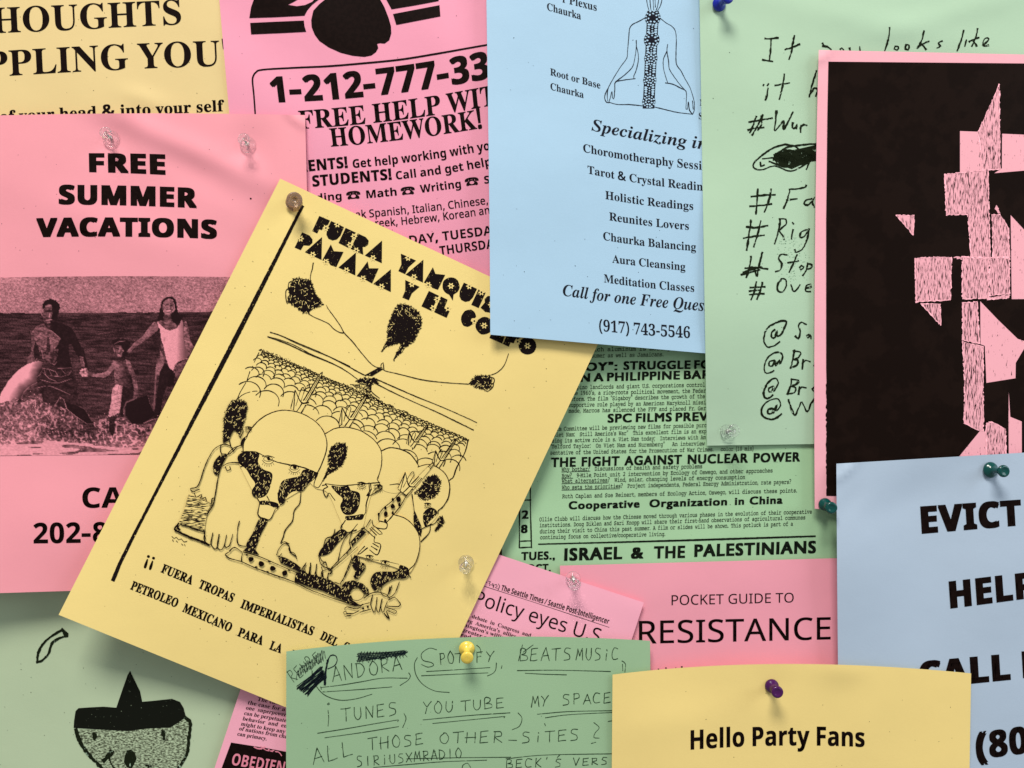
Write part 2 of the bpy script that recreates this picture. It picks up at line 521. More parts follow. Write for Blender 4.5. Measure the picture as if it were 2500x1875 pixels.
T(B, 'serif', "FREE HELP WIT", 'b', [(455, 1087), (1300, 1010), (2115, 880)], (152, 166), up=(-.1, 1), off=.004)
T(B, 'serif', "HOMEWORK!", 'b', [(720, 1236), (1300, 1180), (1995, 1078)], (152, 158), up=(-.13, 1), off=.004)
T(B, 'bold', "RENTS!", 'b', [(455, 1452), (862, 1412)], (95, 92), off=.012)
T(B, 'bold', "Get help working with yo", 'b', [(905, 1417), (1500, 1352), (2062, 1262)], (72, 75), off=.004)
T(B, 'bold', "STUDENTS!", 'b', [(565, 1574), (1233, 1512)], (93, 90), off=.012)
T(B, 'bold', "Call and get help", 'b', [(1270, 1514), (1660, 1465), (2075, 1395)], (68, 72), off=.004)
T(B, 'bold', "ding", 'f', [(598, 248), (810, 230)], 62, off=.004)
T(B, 'bold', "Math", 'f', [(1020, 221), (1275, 197)], 66, off=.004)
T(B, 'bold', "Writing", 'f', [(1475, 175), (1818, 130)], 66, off=.004)
T(B, 'bold', "Sc", 'f', [(2015, 98), (2110, 86)], 64, off=.004)
for x0, y0, x1, y1 in ((850, 232, 970, 224), (1310, 196, 1430, 186), (1852, 120, 1970, 106)):
    T(B, 'x', "\u260e", 'f', [(x0, y0), (x1, y1)], 128, name="phone_symbol", cut=14)
T(B, 'plain', "eak Spanish, Italian, Chinese,", 'f', [(880, 395), (1430, 344), (2045, 268)], (65, 66), off=.010)
T(B, 'plain', "reek, Hebrew, Korean an", 'f', [(1095, 464), (1600, 415), (2060, 350)], (65, 66), off=.010)
T(B, 'bold', "DAY, TUESDAY", 'f', [(1385, 612), (2150, 520)], (75, 77), off=.002)
T(B, 'bold', "THURSDAY", 'f', [(1640, 701), (2160, 632)], (75, 77), off=.002)
specks(B, 40, (560, 0, 1190, 600), INK, r=(.4, 1.1), seed=5)

# ================================================================== sheet: FREE SUMMER VACATIONS
E = Sheet("flyer", "pink flyer headed FREE SUMMER VACATIONS with a photo of a family running in the sea", "flyer",
          [(-140, 286), (745, 281), (772, 1424), (-130, 1452)], (5.2, 5.5, 5.5, 5.2), PNK, mids={'t': (300, 277)},
          lift=lambda u, v: 15 * v ** 2.2 * (1 - u) ** 1.3, nz=.5,
          bumps=[(273, 339, 60, 60, 0, -1.7), (606, 354, 55, 55, 0, -1.7), (430, 350, 230, 30, 24, 1.6), (330, 300, 90, 40, 60, 1.0),
                 (500, 430, 240, 40, 30, -1.0), (300, 560, 300, 50, 20, .9), (90, 420, 120, 200, 0, .8), (560, 480, 90, 120, 20, 1.2),
                 (722, 292, 34, 8, 38, 1.3), (690, 420, 40, 200, 0, .7), (150, 1250, 200, 90, -30, .8)], group=GF, seed=4)
T(E, 'bold', "FREE", 'a', [(752, 1447), (1060, 1455), (1397, 1470)], (155, 168), off=.028, up=(-.02, 1))
T(E, 'bold', "SUMMER", 'e', [(495, 198), (1080, 208), (1662, 230)], (160, 165), off=.028, up=(.0, 1))
T(E, 'bold', "VACATIONS", 'e', [(305, 476), (1000, 470), (1830, 491)], (156, 156), off=.028, up=(.0, 1))
T(E, 'bold', "CA", 'i', [(695, 1312), (1048, 1309)], 170, off=.004)
T(E, 'bold', "202-8", 'i', [(283, 1612), (905, 1604)], 172, off=.004)
specks(E, 35, (0, 290, 740, 660), INK, r=(.4, 1.0), seed=6)
d = Draw(); d.dot(*cv('e', [(2115, 155)])[0], 2.3); d.put(E, "pin_hole", INK, 0)

def vn(h, wd, sx, sy, seed):
    r = np.random.default_rng(seed)
    gh, gw = int(h / sy) + 3, int(wd / sx) + 3
    g = r.random((gh, gw))
    y = np.linspace(0, gh - 2.01, h); x = np.linspace(0, gw - 2.01, wd)
    yi, xi = y.astype(int), x.astype(int); fy, fx = (y - yi)[:, None], (x - xi)[None]
    a = g[yi][:, xi]; b = g[yi][:, xi + 1]; c = g[yi + 1][:, xi]; e_ = g[yi + 1][:, xi + 1]
    return a * (1 - fx) * (1 - fy) + b * fx * (1 - fy) + c * (1 - fx) * fy + e_ * fx * fy
def photo():
    st = 1.6
    X0, X1, Y0, Y1 = -70, 690, 676, 1113
    wd, h = int((X1 - X0) / st), int((Y1 - Y0) / st)
    xs = np.linspace(X0, X1, wd); ys = np.linspace(Y0, Y1, h)
    X, Y = np.meshgrid(xs, ys)
    fine = RNG.random((h, wd)); n2 = vn(h, wd, 2.2, 1.5, 1); n5 = vn(h, wd, 5, 4, 2); n20 = vn(h, wd, 30, 18, 3)
    streak = vn(h, wd, 11, 1.6, 4); st2 = vn(h, wd, 40, 5, 5)
    img = .68 + .34 * (n2 - .5) + .26 * (fine - .5) + .12 * (n20 - .5)
    img += .20 * np.clip((120 - X) / 200, 0, 1) * np.clip((750 - Y) / 60, 0, 1) + .03 * (X > 350)
    hz = 764.5 - X * .006 + 2 * (n5 - .5)
    sea = .19 + .30 * (streak - .4) + .22 * (fine - .5) + .14 * (st2 - .5) + .05 * np.clip((Y - 850) / 100, 0, 1)
    img = np.where(Y > hz, sea, img)
    def inside(c, pts):
        P = cv(c, pts); r = np.zeros(X.shape, bool)
        jx, jy = X + 1.6 * (n2 - .5), Y + 1.6 * (n5 - .5)
        for k in range(len(P)):
            (xa, ya), (xb, yb) = P[k], P[(k + 1) % len(P)]
            if ya == yb: continue
            r ^= ((ya > jy) != (yb > jy)) & (jx < (xb - xa) * (jy - ya) / (yb - ya) + xa)
        return r
    def dist(c, pts):
        P = cv(c, pts); dm = np.full(X.shape, 1e9)
        for a, b in zip(P[:-1], P[1:]):
            ab = b - a; q = np.clip(((X - a[0]) * ab[0] + (Y - a[1]) * ab[1]) / max(1e-6, ab @ ab), 0, 1)
            dm = np.minimum(dm, np.hypot(X - a[0] - q * ab[0], Y - a[1] - q * ab[1]))
        return dm
    def paint(c, pts, tone, amp=.16, side=None):
        nonlocal img
        v = tone + 1.3 * amp * (n2 - .5) + amp * (n5 - .5) + (.05 + .25 * min(tone, .5)) * (fine - .5)
        if side is not None:
            xa, xb, t2 = side
            f = np.clip((X - xa) / (xb - xa), 0, 1)
            v = v * (1 - f) + (t2 + amp * (n2 - .5)) * f
        img = np.where(inside(c, pts), v, img)
    def line(c, pts, tone, wid, amp=.35):
        nonlocal img
        if len(pts) == 1: pts = [pts[0], (pts[0][0] + 1, pts[0][1])]
        d_ = dist(c, pts); m_ = np.clip(1.3 - d_ / (wid / CR[c][2] / 2), 0, 1)
        m_ = m_ * np.clip(.55 + 1.1 * n2, 0, 1)
        img = img * (1 - m_) + (tone + amp * (n5 - .5)) * m_
    # ring
    msk = inside('t', [(345, 45), (310, 38), (230, 60), (140, 120), (70, 200), (20, 280), (-20, 360), (-60, 440), (30, 420), (70, 380), (150, 370), (200, 280), (300, 215), (310, 150), (342, 90)])
    dr = dist('t', [(342, 85), (312, 150), (300, 215), (200, 280), (150, 370)]) + 5 * (n5 - .5)
    img = np.where(msk, np.clip(.26 + .76 * dr / 26, .2, 1.0) + .06 * (n2 - .5), img)
    # man
    paint('q', [(560, 400), (680, 400), (790, 450), (840, 530), (870, 610), (930, 700), (965, 850), (972, 895), (900, 890), (880, 790), (820, 700), (785, 630), (765, 650), (770, 760), (800, 900), (600, 900), (560, 600)], .10, .07)
    paint('q', [(345, 530), (385, 570), (410, 640), (445, 700), (440, 760), (400, 825), (308, 858), (303, 800), (345, 740), (352, 640)], .40, .25)
    paint('q', [(392, 600), (430, 680), (445, 770), (385, 815), (368, 700)], .14, .1)
    paint('q', [(490, 400), (430, 430), (365, 480), (343, 530), (350, 600), (385, 570), (410, 640), (440, 690), (500, 712), (600, 700), (640, 640), (672, 570), (620, 530), (570, 490), (530, 470), (500, 430)], .47, .30)
    paint('q', [(450, 680), (500, 700), (645, 685), (640, 760), (600, 850), (520, 850), (468, 790), (480, 750)], .32, .34)
    paint('q', [(520, 560), (545, 560), (560, 700), (530, 760), (515, 700)], .22, .2)
    for P, t_, w_ in (([(545, 480), (575, 492), (620, 530), (668, 572)], .66, 8), ([(448, 690), (470, 740), (475, 790)], .6, 9), ([(350, 520), (400, 445), (480, 412)], .62, 7), ([(560, 685), (590, 690)], .55, 14), ([(580, 850), (600, 865), (630, 830)], .6, 8), ([(340, 490), (346, 520)], .6, 8), ([(400, 640), (450, 670), (520, 680)], .25, 8)):
        line('q', P, t_, w_)
    paint('q', [(468, 250), (466, 195), (500, 152), (560, 136), (620, 153), (660, 200), (668, 240), (645, 290), (640, 330), (610, 400), (560, 430), (570, 300), (560, 230), (520, 200), (490, 240)], .09, .04)
    paint('q', [(480, 262), (500, 210), (540, 192), (575, 215), (580, 300), (562, 360), (535, 415), (490, 390), (472, 330)], .38, .25)
    for P, t_, w_ in (([(508, 220), (560, 205)], .66, 20), ([(505, 272), (580, 270)], .10, 20), ([(552, 300), (545, 335)], .85, 15), ([(512, 345), (530, 350)], .15, 14), ([(510, 372), (575, 364)], .72, 10), ([(515, 385), (560, 380)], .2, 6), ([(522, 396), (552, 392)], .6, 10), ([(452, 270), (466, 316)], .62, 15), ([(600, 300), (590, 390)], .09, 34), ([(500, 405), (515, 440)], .25, 18)):
        line('q', P, t_, w_)
    paint('q', [(882, 768), (920, 780), (938, 860), (935, 890), (905, 885)], .48, .3); line('q', [(882, 770), (905, 880)], .62, 7)
    paint('t', [(655, 105), (705, 95), (725, 125), (715, 165), (670, 165), (650, 140)], .62, .7)
    paint('t', [(345, 82), (582, 88), (620, 170), (637, 330), (640, 410), (560, 445), (450, 405), (350, 375), (300, 290), (303, 160)], .19, .14)
    for P in ([(345, 95), (400, 105), (440, 120)], [(300, 168), (325, 152), (350, 100)], [(330, 190), (420, 215), (480, 217), (580, 184)], [(415, 158), (500, 166), (560, 150), (582, 118)], [(400, 240), (480, 270), (570, 312)], [(345, 128), (400, 180), (460, 205)], [(470, 98), (582, 94)], [(310, 255), (380, 240), (440, 250)], [(360, 110), (372, 150)], [(400, 110), (420, 150)], [(450, 120), (470, 155)], [(500, 105), (530, 140)]):
        line('t', P, .64, 5)
    paint('t', [(540, 380), (635, 402), (700, 438), (730, 500), (760, 545), (700, 548), (620, 492), (552, 440)], .09, .05)
    line('t', [(640, 408), (690, 430), (720, 480), (748, 528)], .42, 4)
    paint('t', [(240, 240), (300, 218), (345, 370), (300, 400), (180, 385), (172, 330), (200, 280)], .33, .2); line('t', [(300, 215), (240, 245), (195, 290), (172, 350)], .62, 5)
    paint('t', [(285, 315), (340, 305), (350, 370), (290, 375)], .5, .25)
    # boy
    paint('t', [(920, 28), (960, 42), (1000, 42), (1042, 22), (1052, 90), (1078, 200), (1088, 265), (990, 265), (940, 222), (928, 110)], .50, .3, (285, 318, .17))
    paint('t', [(942, 28), (905, 70), (870, 122), (830, 140), (755, 143), (758, 166), (850, 173), (892, 150), (932, 100)], .60, .2)
    paint('t', [(1020, 28), (1052, 30), (1088, 110), (1117, 200), (1128, 300), (1112, 352), (1084, 345), (1096, 280), (1075, 180), (1040, 90)], .46, .3)
    paint('r', [(158, 600), (200, 572), (300, 578), (352, 605), (355, 680), (330, 740), (290, 800), (250, 785), (270, 690), (250, 650), (190, 640), (170, 660)], .10, .06)
    paint('r', [(186, 650), (250, 648), (275, 700), (258, 775), (215, 775), (192, 720)], .46, .2)
    for P, t_, w_ in (([(180, 632), (230, 606), (300, 600)], .6, 8), ([(170, 678), (180, 718)], .66, 12), ([(240, 680), (230, 722)], .85, 12), ([(222, 752), (246, 768)], .78, 16), ([(200, 684), (226, 690)], .12, 13), ([(215, 735), (245, 738)], .2, 8), ([(275, 705), (275, 712)], .7, 14), ([(262, 690), (290, 700)], .1, 9)):
        line('r', P, t_, w_)
    paint('t', [(943, 228), (1000, 240), (992, 300), (992, 370), (972, 462), (900, 492), (883, 487), (905, 380), (915, 270)], .86, .22, (292, 302, .5))
    for yy in (300, 340, 370, 400, 430, 455): line('t', [(935, yy + 12), (990, yy)], .5, 5)
    line('t', [(968, 240), (960, 300)], .55, 5)
    paint('t', [(1000, 242), (1090, 270), (1080, 342), (1020, 385), (1000, 492), (975, 470)], .13, .12)
    paint('t', [(895, 492), (942, 490), (936, 600), (918, 660), (888, 600)], .17, .14)
    paint('t', [(1030, 382), (1100, 350), (1200, 315), (1228, 370), (1250, 440), (1268, 482), (1200, 525), (1160, 552), (1080, 552), (1020, 480)], .06, .03)
    line('t', [(1095, 350), (1030, 375), (1006, 430), (1020, 500), (1070, 550)], .48, 9); line('t', [(1205, 318), (1222, 380), (1252, 445)], .5, 4)
    # woman
    paint('r', [(688, 220), (700, 160), (750, 113), (810, 108), (862, 150), (870, 220), (885, 290), (935, 330), (925, 380), (870, 425), (820, 402), (800, 320), (850, 250), (830, 150), (780, 135), (730, 160), (715, 210), (725, 300), (722, 385), (648, 372), (668, 300)], .09, .05)
    line('r', [(690, 190), (712, 145), (760, 113), (820, 112), (862, 150)], .42, 5)
    paint('r', [(725, 295), (800, 310), (815, 385), (740, 382)], .34, .2)
    paint('r', [(712, 210), (730, 160), (780, 138), (828, 155), (838, 220), (812, 290), (775, 318), (740, 302), (718, 250)], .62, .12)
    paint('r', [(795, 150), (830, 160), (838, 235), (806, 292), (792, 250)], .42, .12)
    for P, t_, w_ in (([(742, 206), (775, 196)], .14, 12), ([(795, 212), (812, 208)], .16, 10), ([(820, 232), (820, 236)], .95, 20), ([(750, 190), (772, 182)], .35, 6), ([(778, 210), (782, 240)], .75, 8), ([(752, 255), (802, 248)], .22, 7), ([(758, 269), (796, 262)], .97, 11), ([(755, 282), (790, 282)], .25, 6), ([(755, 297), (782, 300)], .78, 12), ([(706, 214), (708, 252)], .6, 9)):
        line('r', P, t_, w_)
    paint('r', [(638, 390), (740, 370), (812, 382), (872, 428), (855, 468), (800, 482), (740, 466), (690, 420)], .46, .3)
    line('r', [(740, 420), (790, 430), (840, 425)], .25, 7)
    paint('r', [(618, 390), (660, 400), (685, 430), (655, 482), (560, 562), (480, 622), (400, 672), (350, 732), (315, 722), (400, 620), (490, 555), (560, 455)], .52, .25)
    line('r', [(615, 395), (560, 458), (490, 555), (400, 622), (350, 690)], .66, 6)
    paint('r', [(648, 383), (690, 420), (740, 472), (800, 484), (862, 462), (902, 412), (927, 352), (942, 390), (946, 560), (962, 640), (1012, 752), (962, 802), (882, 832), (842, 872), (832, 932), (800, 932), (760, 832), (730, 700), (692, 600), (684, 480)], .98, .04, (431, 452, .50))
    paint('r', [(690, 560), (718, 640), (742, 760), (795, 930), (742, 862), (704, 780)], .34, .3)
    paint('r', [(720, 555), (745, 560), (740, 610), (722, 600)], .86, .2)
    line('r', [(925, 355), (945, 400), (948, 560), (965, 645)], .12, 9)
    paint('r', [(948, 392), (975, 378), (1000, 470), (1012, 580), (1055, 670), (1012, 752), (962, 660), (950, 540)], .50, .35)
    paint('r', [(690, 700), (715, 760), (735, 830), (745, 880), (690, 980), (632, 980), (642, 860), (680, 780)], .56, .25)
    paint('r', [(742, 868), (835, 935), (840, 1100), (700, 1100), (715, 960)], .07, .05)
    paint('r', [(860, 880), (980, 790), (1060, 700), (1120, 800), (930, 1100), (850, 1000)], .42, .25); line('r', [(985, 792), (900, 812), (852, 870), (840, 950)], .78, 6)
    paint('i', [(1388, 88), (1420, 110), (1440, 170), (1400, 300), (1372, 400), (1350, 560), (1296, 560), (1326, 330), (1348, 170)], .10, .08)
    line('i', [(1335, 60), (1316, 170), (1308, 330), (1298, 480)], .55, 14)
    # splash and foam
    top = np.interp(X[0], [-70, 0, 20, 32, 45, 60, 75, 95, 112, 125, 135, 150, 165, 195, 222, 240, 262, 268, 275, 290, 305, 322, 345, 362, 400, 700],
                    [975, 982, 976, 972, 985, 980, 972, 990, 980, 992, 990, 998, 1000, 1016, 1036, 1026, 1022, 1040, 1040, 1020, 1022, 1036, 1038, 1030, 1018, 1000])
    tp = top[None] + 12 * (n5 - .5) + 12 * (n20 - .5)
    lace = np.abs(vn(h, wd, 5.5, 6.5, 21) - .5) + np.abs(vn(h, wd, 4, 5, 22) - .5)
    sv = .50 + .45 * (n2 - .5) + .30 * (n20 - .5) + np.where(lace < .20, .26, -.04) + .10 * (fine - .5)
    sv = sv - .14 * np.clip((X - 80) / 120, 0, 1) * (lace > .3)
    sv = sv + .22 * np.clip((Y - 1060) / 30, 0, 1)
    fo = .94 - .42 * (vn(h, wd, 26, 3.2, 13) > .60) * (.5 + n5) + .18 * (n2 - .5)
    sv = np.where(Y > 1078 - 8 * np.sin(X / 60) + 12 * n20, fo, sv)
    dark = inside('t', [(540, 380), (635, 402), (700, 438), (755, 540), (790, 600), (720, 610), (620, 492), (552, 440)]) | inside('t', [(895, 492), (942, 490), (936, 600), (918, 670), (888, 600)]) | inside('t', [(1010, 370), (1228, 318), (1268, 482), (1200, 520), (1160, 552), (1080, 552), (1010, 480)]) | inside('t', [(303, 160), (600, 160), (637, 400), (540, 400), (490, 335), (440, 400), (350, 372)])
    img = np.where((Y > tp) & ~dark, np.clip(sv, .12, 1), img)
    line('t', [(445, 405), (490, 333), (520, 350), (545, 430), (620, 490), (712, 552)], .72, 5); line('t', [(235, 392), (285, 355), (290, 408)], .9, 10); line('t', [(1172, 545), (1230, 520), (1290, 505)], .8, 6); line('t', [(940, 520), (965, 498), (1005, 500), (1040, 540), (1080, 555)], .62, 5)
    drops = (RNG.random((h, wd)) > .985) & (Y > tp - 20) & ~dark
    img = np.where(drops, .88, img)
    img = np.clip(img, 0.03, 1) ** 2.3
    # bend the top and bottom edges a little, as printed on the bowed sheet
    Yb = Y + np.where(True, (2.5 - 4.2 * np.sin(np.clip((X + 70) / 760, 0, 1) * math.pi)) * np.clip((760 - Y) / 84, 0, 1), 0) - (X * .0095) * np.clip((Y - 1050) / 60, 0, 1)
    V = np.stack([X, Yb], -1).reshape(-1, 2)
    idx = np.arange(h * wd).reshape(h, wd)
    q4 = np.stack([idx[:-1, :-1], idx[1:, :-1], idx[1:, 1:], idx[:-1, 1:]], -1).reshape(-1, 4)
    co = E.world(V, 0.13)
    me = bpy.data.meshes.new("printed_photo")
    me.vertices.add(len(V)); me.vertices.foreach_set("co", co.ravel())
    me.loops.add(q4.size); me.loops.foreach_set("vertex_index", q4.ravel())
    me.polygons.add(len(q4)); me.polygons.foreach_set("loop_start", np.arange(len(q4)) * 4)
    me.update(calc_edges=True)
    at = me.attributes.new("tone", 'FLOAT', 'POINT'); at.data.foreach_set("value", img.ravel())
    m, t, b = nt("halftone_print")
    an = t.nodes.new("ShaderNodeAttribute"); an.attribute_name = "tone"
    mx = t.nodes.new("ShaderNodeMix"); mx.data_type = 'RGBA'
    mx.inputs[6].default_value = (0.016, 0.006, 0.007, 1); mx.inputs[7].default_value = (*PNK, 1)
    t.links.new(an.outputs["Fac"], mx.inputs[0]); t.links.new(mx.outputs[2], b.inputs["Base Color"])
    b.inputs["Roughness"].default_value = .6; b.inputs["Specular IOR Level"].default_value = .05
    me.materials.append(m)
    me.polygons.foreach_set("use_smooth", [True] * len(q4))
    o = bpy.data.objects.new("printed_photo", me); COL.objects.link(o); o.parent = E.o
    o["label"] = "dark halftone photo of a man, a boy and a woman running through shallow surf"
photo()

# ================================================================== sheet: programme (green, typewritten)
G = Sheet("flyer", "densely typed green programme sheet with THE FIGHT AGAINST NUCLEAR POWER in its middle", "flyer",
          [(1185, 400), (2110, 365), (2155, 1555), (1236, 1590)], (1, 1, 1.2, 1.2), GRN2,
          bumps=[(1600, 1050, 500, 90, -3, .5)], group=GF, seed=5)
UG = (.03, 1)
def ty(s, p0, p1, h=25.5): T(G, 'type', s, 'k', [p0, p1], h, up=UG, mat=INKG, off=.004, name="typed_line", track=-.02, wob=.15)
def hd(s, p0, p1, h, **k): T(G, 'x', s, 'k', [p0, p1], h, up=UG, mat=INKG, off=.046, track=.02, name="heading_line", wob=.2, **k)
ty("ich aluminum is mostly", (690, 105), (1210, 96)); ty("sumer as well as Jamaicans.", (675, 147), (1160, 138))
hd('OY":', (632, 236), (850, 230), 55); hd("STRUGGLE FO", (890, 228), (1480, 219), 56)
hd("N A PHILIPPINE BAR", (600, 309), (1478, 286), 56)
ty("ipino landlords and giant U.S. corporations control", (560, 361), (1440, 342)); ty("he 1960's, a rice-roots political movement, the Feder", (548, 400), (1446, 382))
ty('eform. The film "Sigaboy" describes the growth of the', (535, 440), (1440, 420)); ty("supportive role played by an American Maryknoll missi", (520, 480), (1447, 461))
ty("made, Marcos has silenced the FFF and placed Fr. Ger", (520, 519), (1447, 501))
hd("SPC FILMS PREV", (783, 584), (1462, 571), 58)
ty("lm Committee will be previewing new films for possible purc", (440, 641), (1450, 616)); ty('Viet Nam:  Still America\'s War"  This excellent film is an exp', (418, 681), (1450, 656))
ty("sing its active role in s. Viet Nam today;  Interviews with Am", (410, 721), (1447, 697)); ty('"Telford Taylor:  On Viet Nam and Nuremberg"   An interview', (395, 760), (1440, 739))
ty("sentative of the United States for the Prosecution of War Crimes.   color (10 min)", (398, 802), (1768, 773))
hd("THE  FIGHT  AGAINST  NUCLEAR  POWER", (400, 884), (2083, 846), 62)
ty("Why bother?  Discussions of health and safety problems", (472, 915), (1422, 893)); ty("How?  9-Mile Point unit 2 intervention by Ecology of Oswego, and other approaches", (474, 957), (1897, 921))
ty("What alternatives?  Wind, solar, changing levels of energy consumption", (474, 993), (1712, 966)); ty("Who sets the priorities?  Project independents, Federal Energy Administration, rate payers?", (474, 1036), (2022, 998))
ty("Ruth Caplan and Sue Reinert, members of Ecology Action, Oswego, will discuss these points.", (477, 1096), (2062, 1056))
hd("Cooperative", (520, 1169), (1000, 1157), 52); hd("Organization", (1065, 1156), (1590, 1142), 52); hd("in", (1642, 1140), (1705, 1138), 50); hd("China", (1742, 1137), (1965, 1131), 52)
ty("Ollie Clubb will discuss how the Chinese moved through various phases in the evolution of their cooperative", (323, 1252), (2163, 1199))
ty("institutions. Doug Biklen and Sari Knopp will share their first-hand observations of agricultural communes", (325, 1292), (2118, 1238))
ty("during their visit to China this past summer. A film or slides will be shown. This potluck is part of a", (326, 1333), (2035, 1281))
ty("continuing focus on collective/cooperative living.", (328, 1373), (1172, 1350))
hd("TUES.,", (200, 1513), (428, 1507), 54); hd("ISRAEL", (490, 1516), (882, 1504), 82); hd("&", (940, 1502), (1026, 1500), 76); hd("THE", (1095, 1500), (1306, 1496), 80)
hd("PALESTINIANS", (1368, 1490), (2190, 1464), 82); hd("OCT.", (240, 1592), (400, 1588), 50)
hd("2", (203, 1233), (250, 1232), 55); hd("8", (198, 1330), (243, 1329), 55)
d = Draw()
d.st('k', [(318, 1406), (1200, 1383), (2185, 1352)], 11, jit=.05)
for p in ([(262, 950), (264, 1200), (270, 1430)], [(192, 1060), (190, 1200), (188, 1430)], [(190, 1110), (266, 1107)], [(190, 1386), (270, 1383)], [(188, 1430), (272, 1425)]):
    d.st('k', p, 8, jit=.05)
for a, b in (((472, 919), (666, 913)), ((474, 962), (550, 960)), ((474, 998), (788, 992)), ((474, 1041), (865, 1032))):
    d.st('k', [a, b], 3, jit=.05)
d.put(G, "ruled_lines", INKG, 1)
specks(G, 60, (1240, 870, 2040, 1370), INKG, r=(.4, 1.1), seed=8)

# ================================================================== sheet: POCKET GUIDE TO RESISTANCE
L = Sheet("flyer", "pink flyer reading POCKET GUIDE TO RESISTANCE below the green programme", "flyer",
          [(1367, 1381), (2290, 1356), (2320, 2545), (1400, 2575)], (2.3, 2.3, 2.3, 2.3), PNK3,
          bumps=[(1700, 1440, 260, 60, -8, .5)], nz=.3, group=GF, seed=6)
T(L, 'plain', "POCKET GUIDE TO", 's', [(1639.7, 1477.5), (1937.9, 1470.5)], (24.4, 23.4), off=-.002, up=(0, 1))
T(L, 'plain', "RESISTANCE", 's', [(1560, 1571.5), (2028, 1560.6)], (55.5, 54), off=.0035, up=(0, 1), cut=18)
d = Draw()
for x, y, l in ((1615, 905, 10), (1690, 905, 5), (1735, 899, 12), (1560, 915, 8)): d.st('o', [(x, y), (x + 1, y + 40)], l)
d.put(L, "text_line", INK, 0)

# ================================================================== sheet: newspaper copy
M = Sheet("newspaper_copy", "pink newspaper photocopy pinned askew with the headline Policy eyes U.S", "newspaper copy",
          [(747, 1198), (1572, 1471), (1198, 2605), (373, 2332)], (7.4, 4.2, 4.0, 2.5), PNK4,
          bumps=[(1560, 1480, 80, 50, 20, .8)], nz=.2, group=GF, seed=7)
UM = (.31, 1)
T(M, 'bold', "The Seattle Times / Seattle Post-Intelligencer", 'o', [(376, 325), (1183, 580)], 40, off=-.012, up=UM)
d = Draw()
for p in ([(262, 262), (272, 268)], [(285, 258), (300, 262), (288, 278), (300, 284), (290, 290)], [(318, 275), (308, 285), (318, 292), (325, 280), (320, 305)], [(332, 285), (345, 282), (350, 295), (335, 305), (352, 312)], [(360, 278), (368, 295), (358, 320)]):
    d.st('o', p, 5)
d.put(M, "handwritten_date", INK, 0)
d.st('o', [(180, 272), (700, 440), (1190, 604)], 3, jit=0); d.put(M, "ruled_line", INK, 0)
T(M, 'plain', "Policy eyes U.S", 'o', [(172, 428), (1108, 722)], 103, off=-.006, up=(.3, 1), cut=18)
for s_, a, b in (("debate  in  Congress  and", (158, 532), (600, 678)), ("ng  America's  allies  are", (118, 562), (570, 712)), ("hington's willingness to", (100, 596), (560, 748)),
                 ("greater aspirations the", (84, 632), (560, 790)), ("leadership for a world", (60, 662), (540, 822))):
    T(M, 'serif', s_, 'o', [a, b], 26, off=-.004, up=UM)
for s_, a, b in (("The case for a", (1735, 1205), (1990, 1254)), ("the case for a world", (1670, 1228), (2040, 1300)), ("one  superpower", (1658, 1263), (1930, 1312)), ("can be perpetuated", (1646, 1299), (1950, 1354)), ("behavior  and  enough", (1635, 1336), (2020, 1402)),
                 ("might to keep any group", (1624, 1371), (2030, 1444)), ("of nations from challeng", (1612, 1403), (2020, 1474)), ("can primacy.", (1600, 1439), (1798, 1473))):
    T(M, 'serif', s_, 'm', [a, b], 25, off=-.004, up=(.34, 1))
d.fl('m', [(1560, 1487), (1800, 1525), (2150, 1590), (2080, 1790), (1800, 1735), (1490, 1676)]); d.put(M, "black_panel", INK, 0, cut=18)
PINKP = ink_mat("pink_lettering", (0.78, 0.25, 0.33), (0.02, .008, .008), .12, scale=500)
T(M, 'bold', "OBEDIENCE", 'm', [(1560, 1637), (2010, 1712)], 78, off=.0, up=(.22, 1), mat=PINKP, lv=2)
d.st('m', [(1700, 1510), (1750, 1530), (1790, 1520), (1830, 1545), (1880, 1550), (1900, 1575)], 9, dash=.3); d.st('m', [(1760, 1515), (1800, 1540), (1850, 1540)], 6, dash=.3); d.put(M, "torn_mark", PINKP, 2)

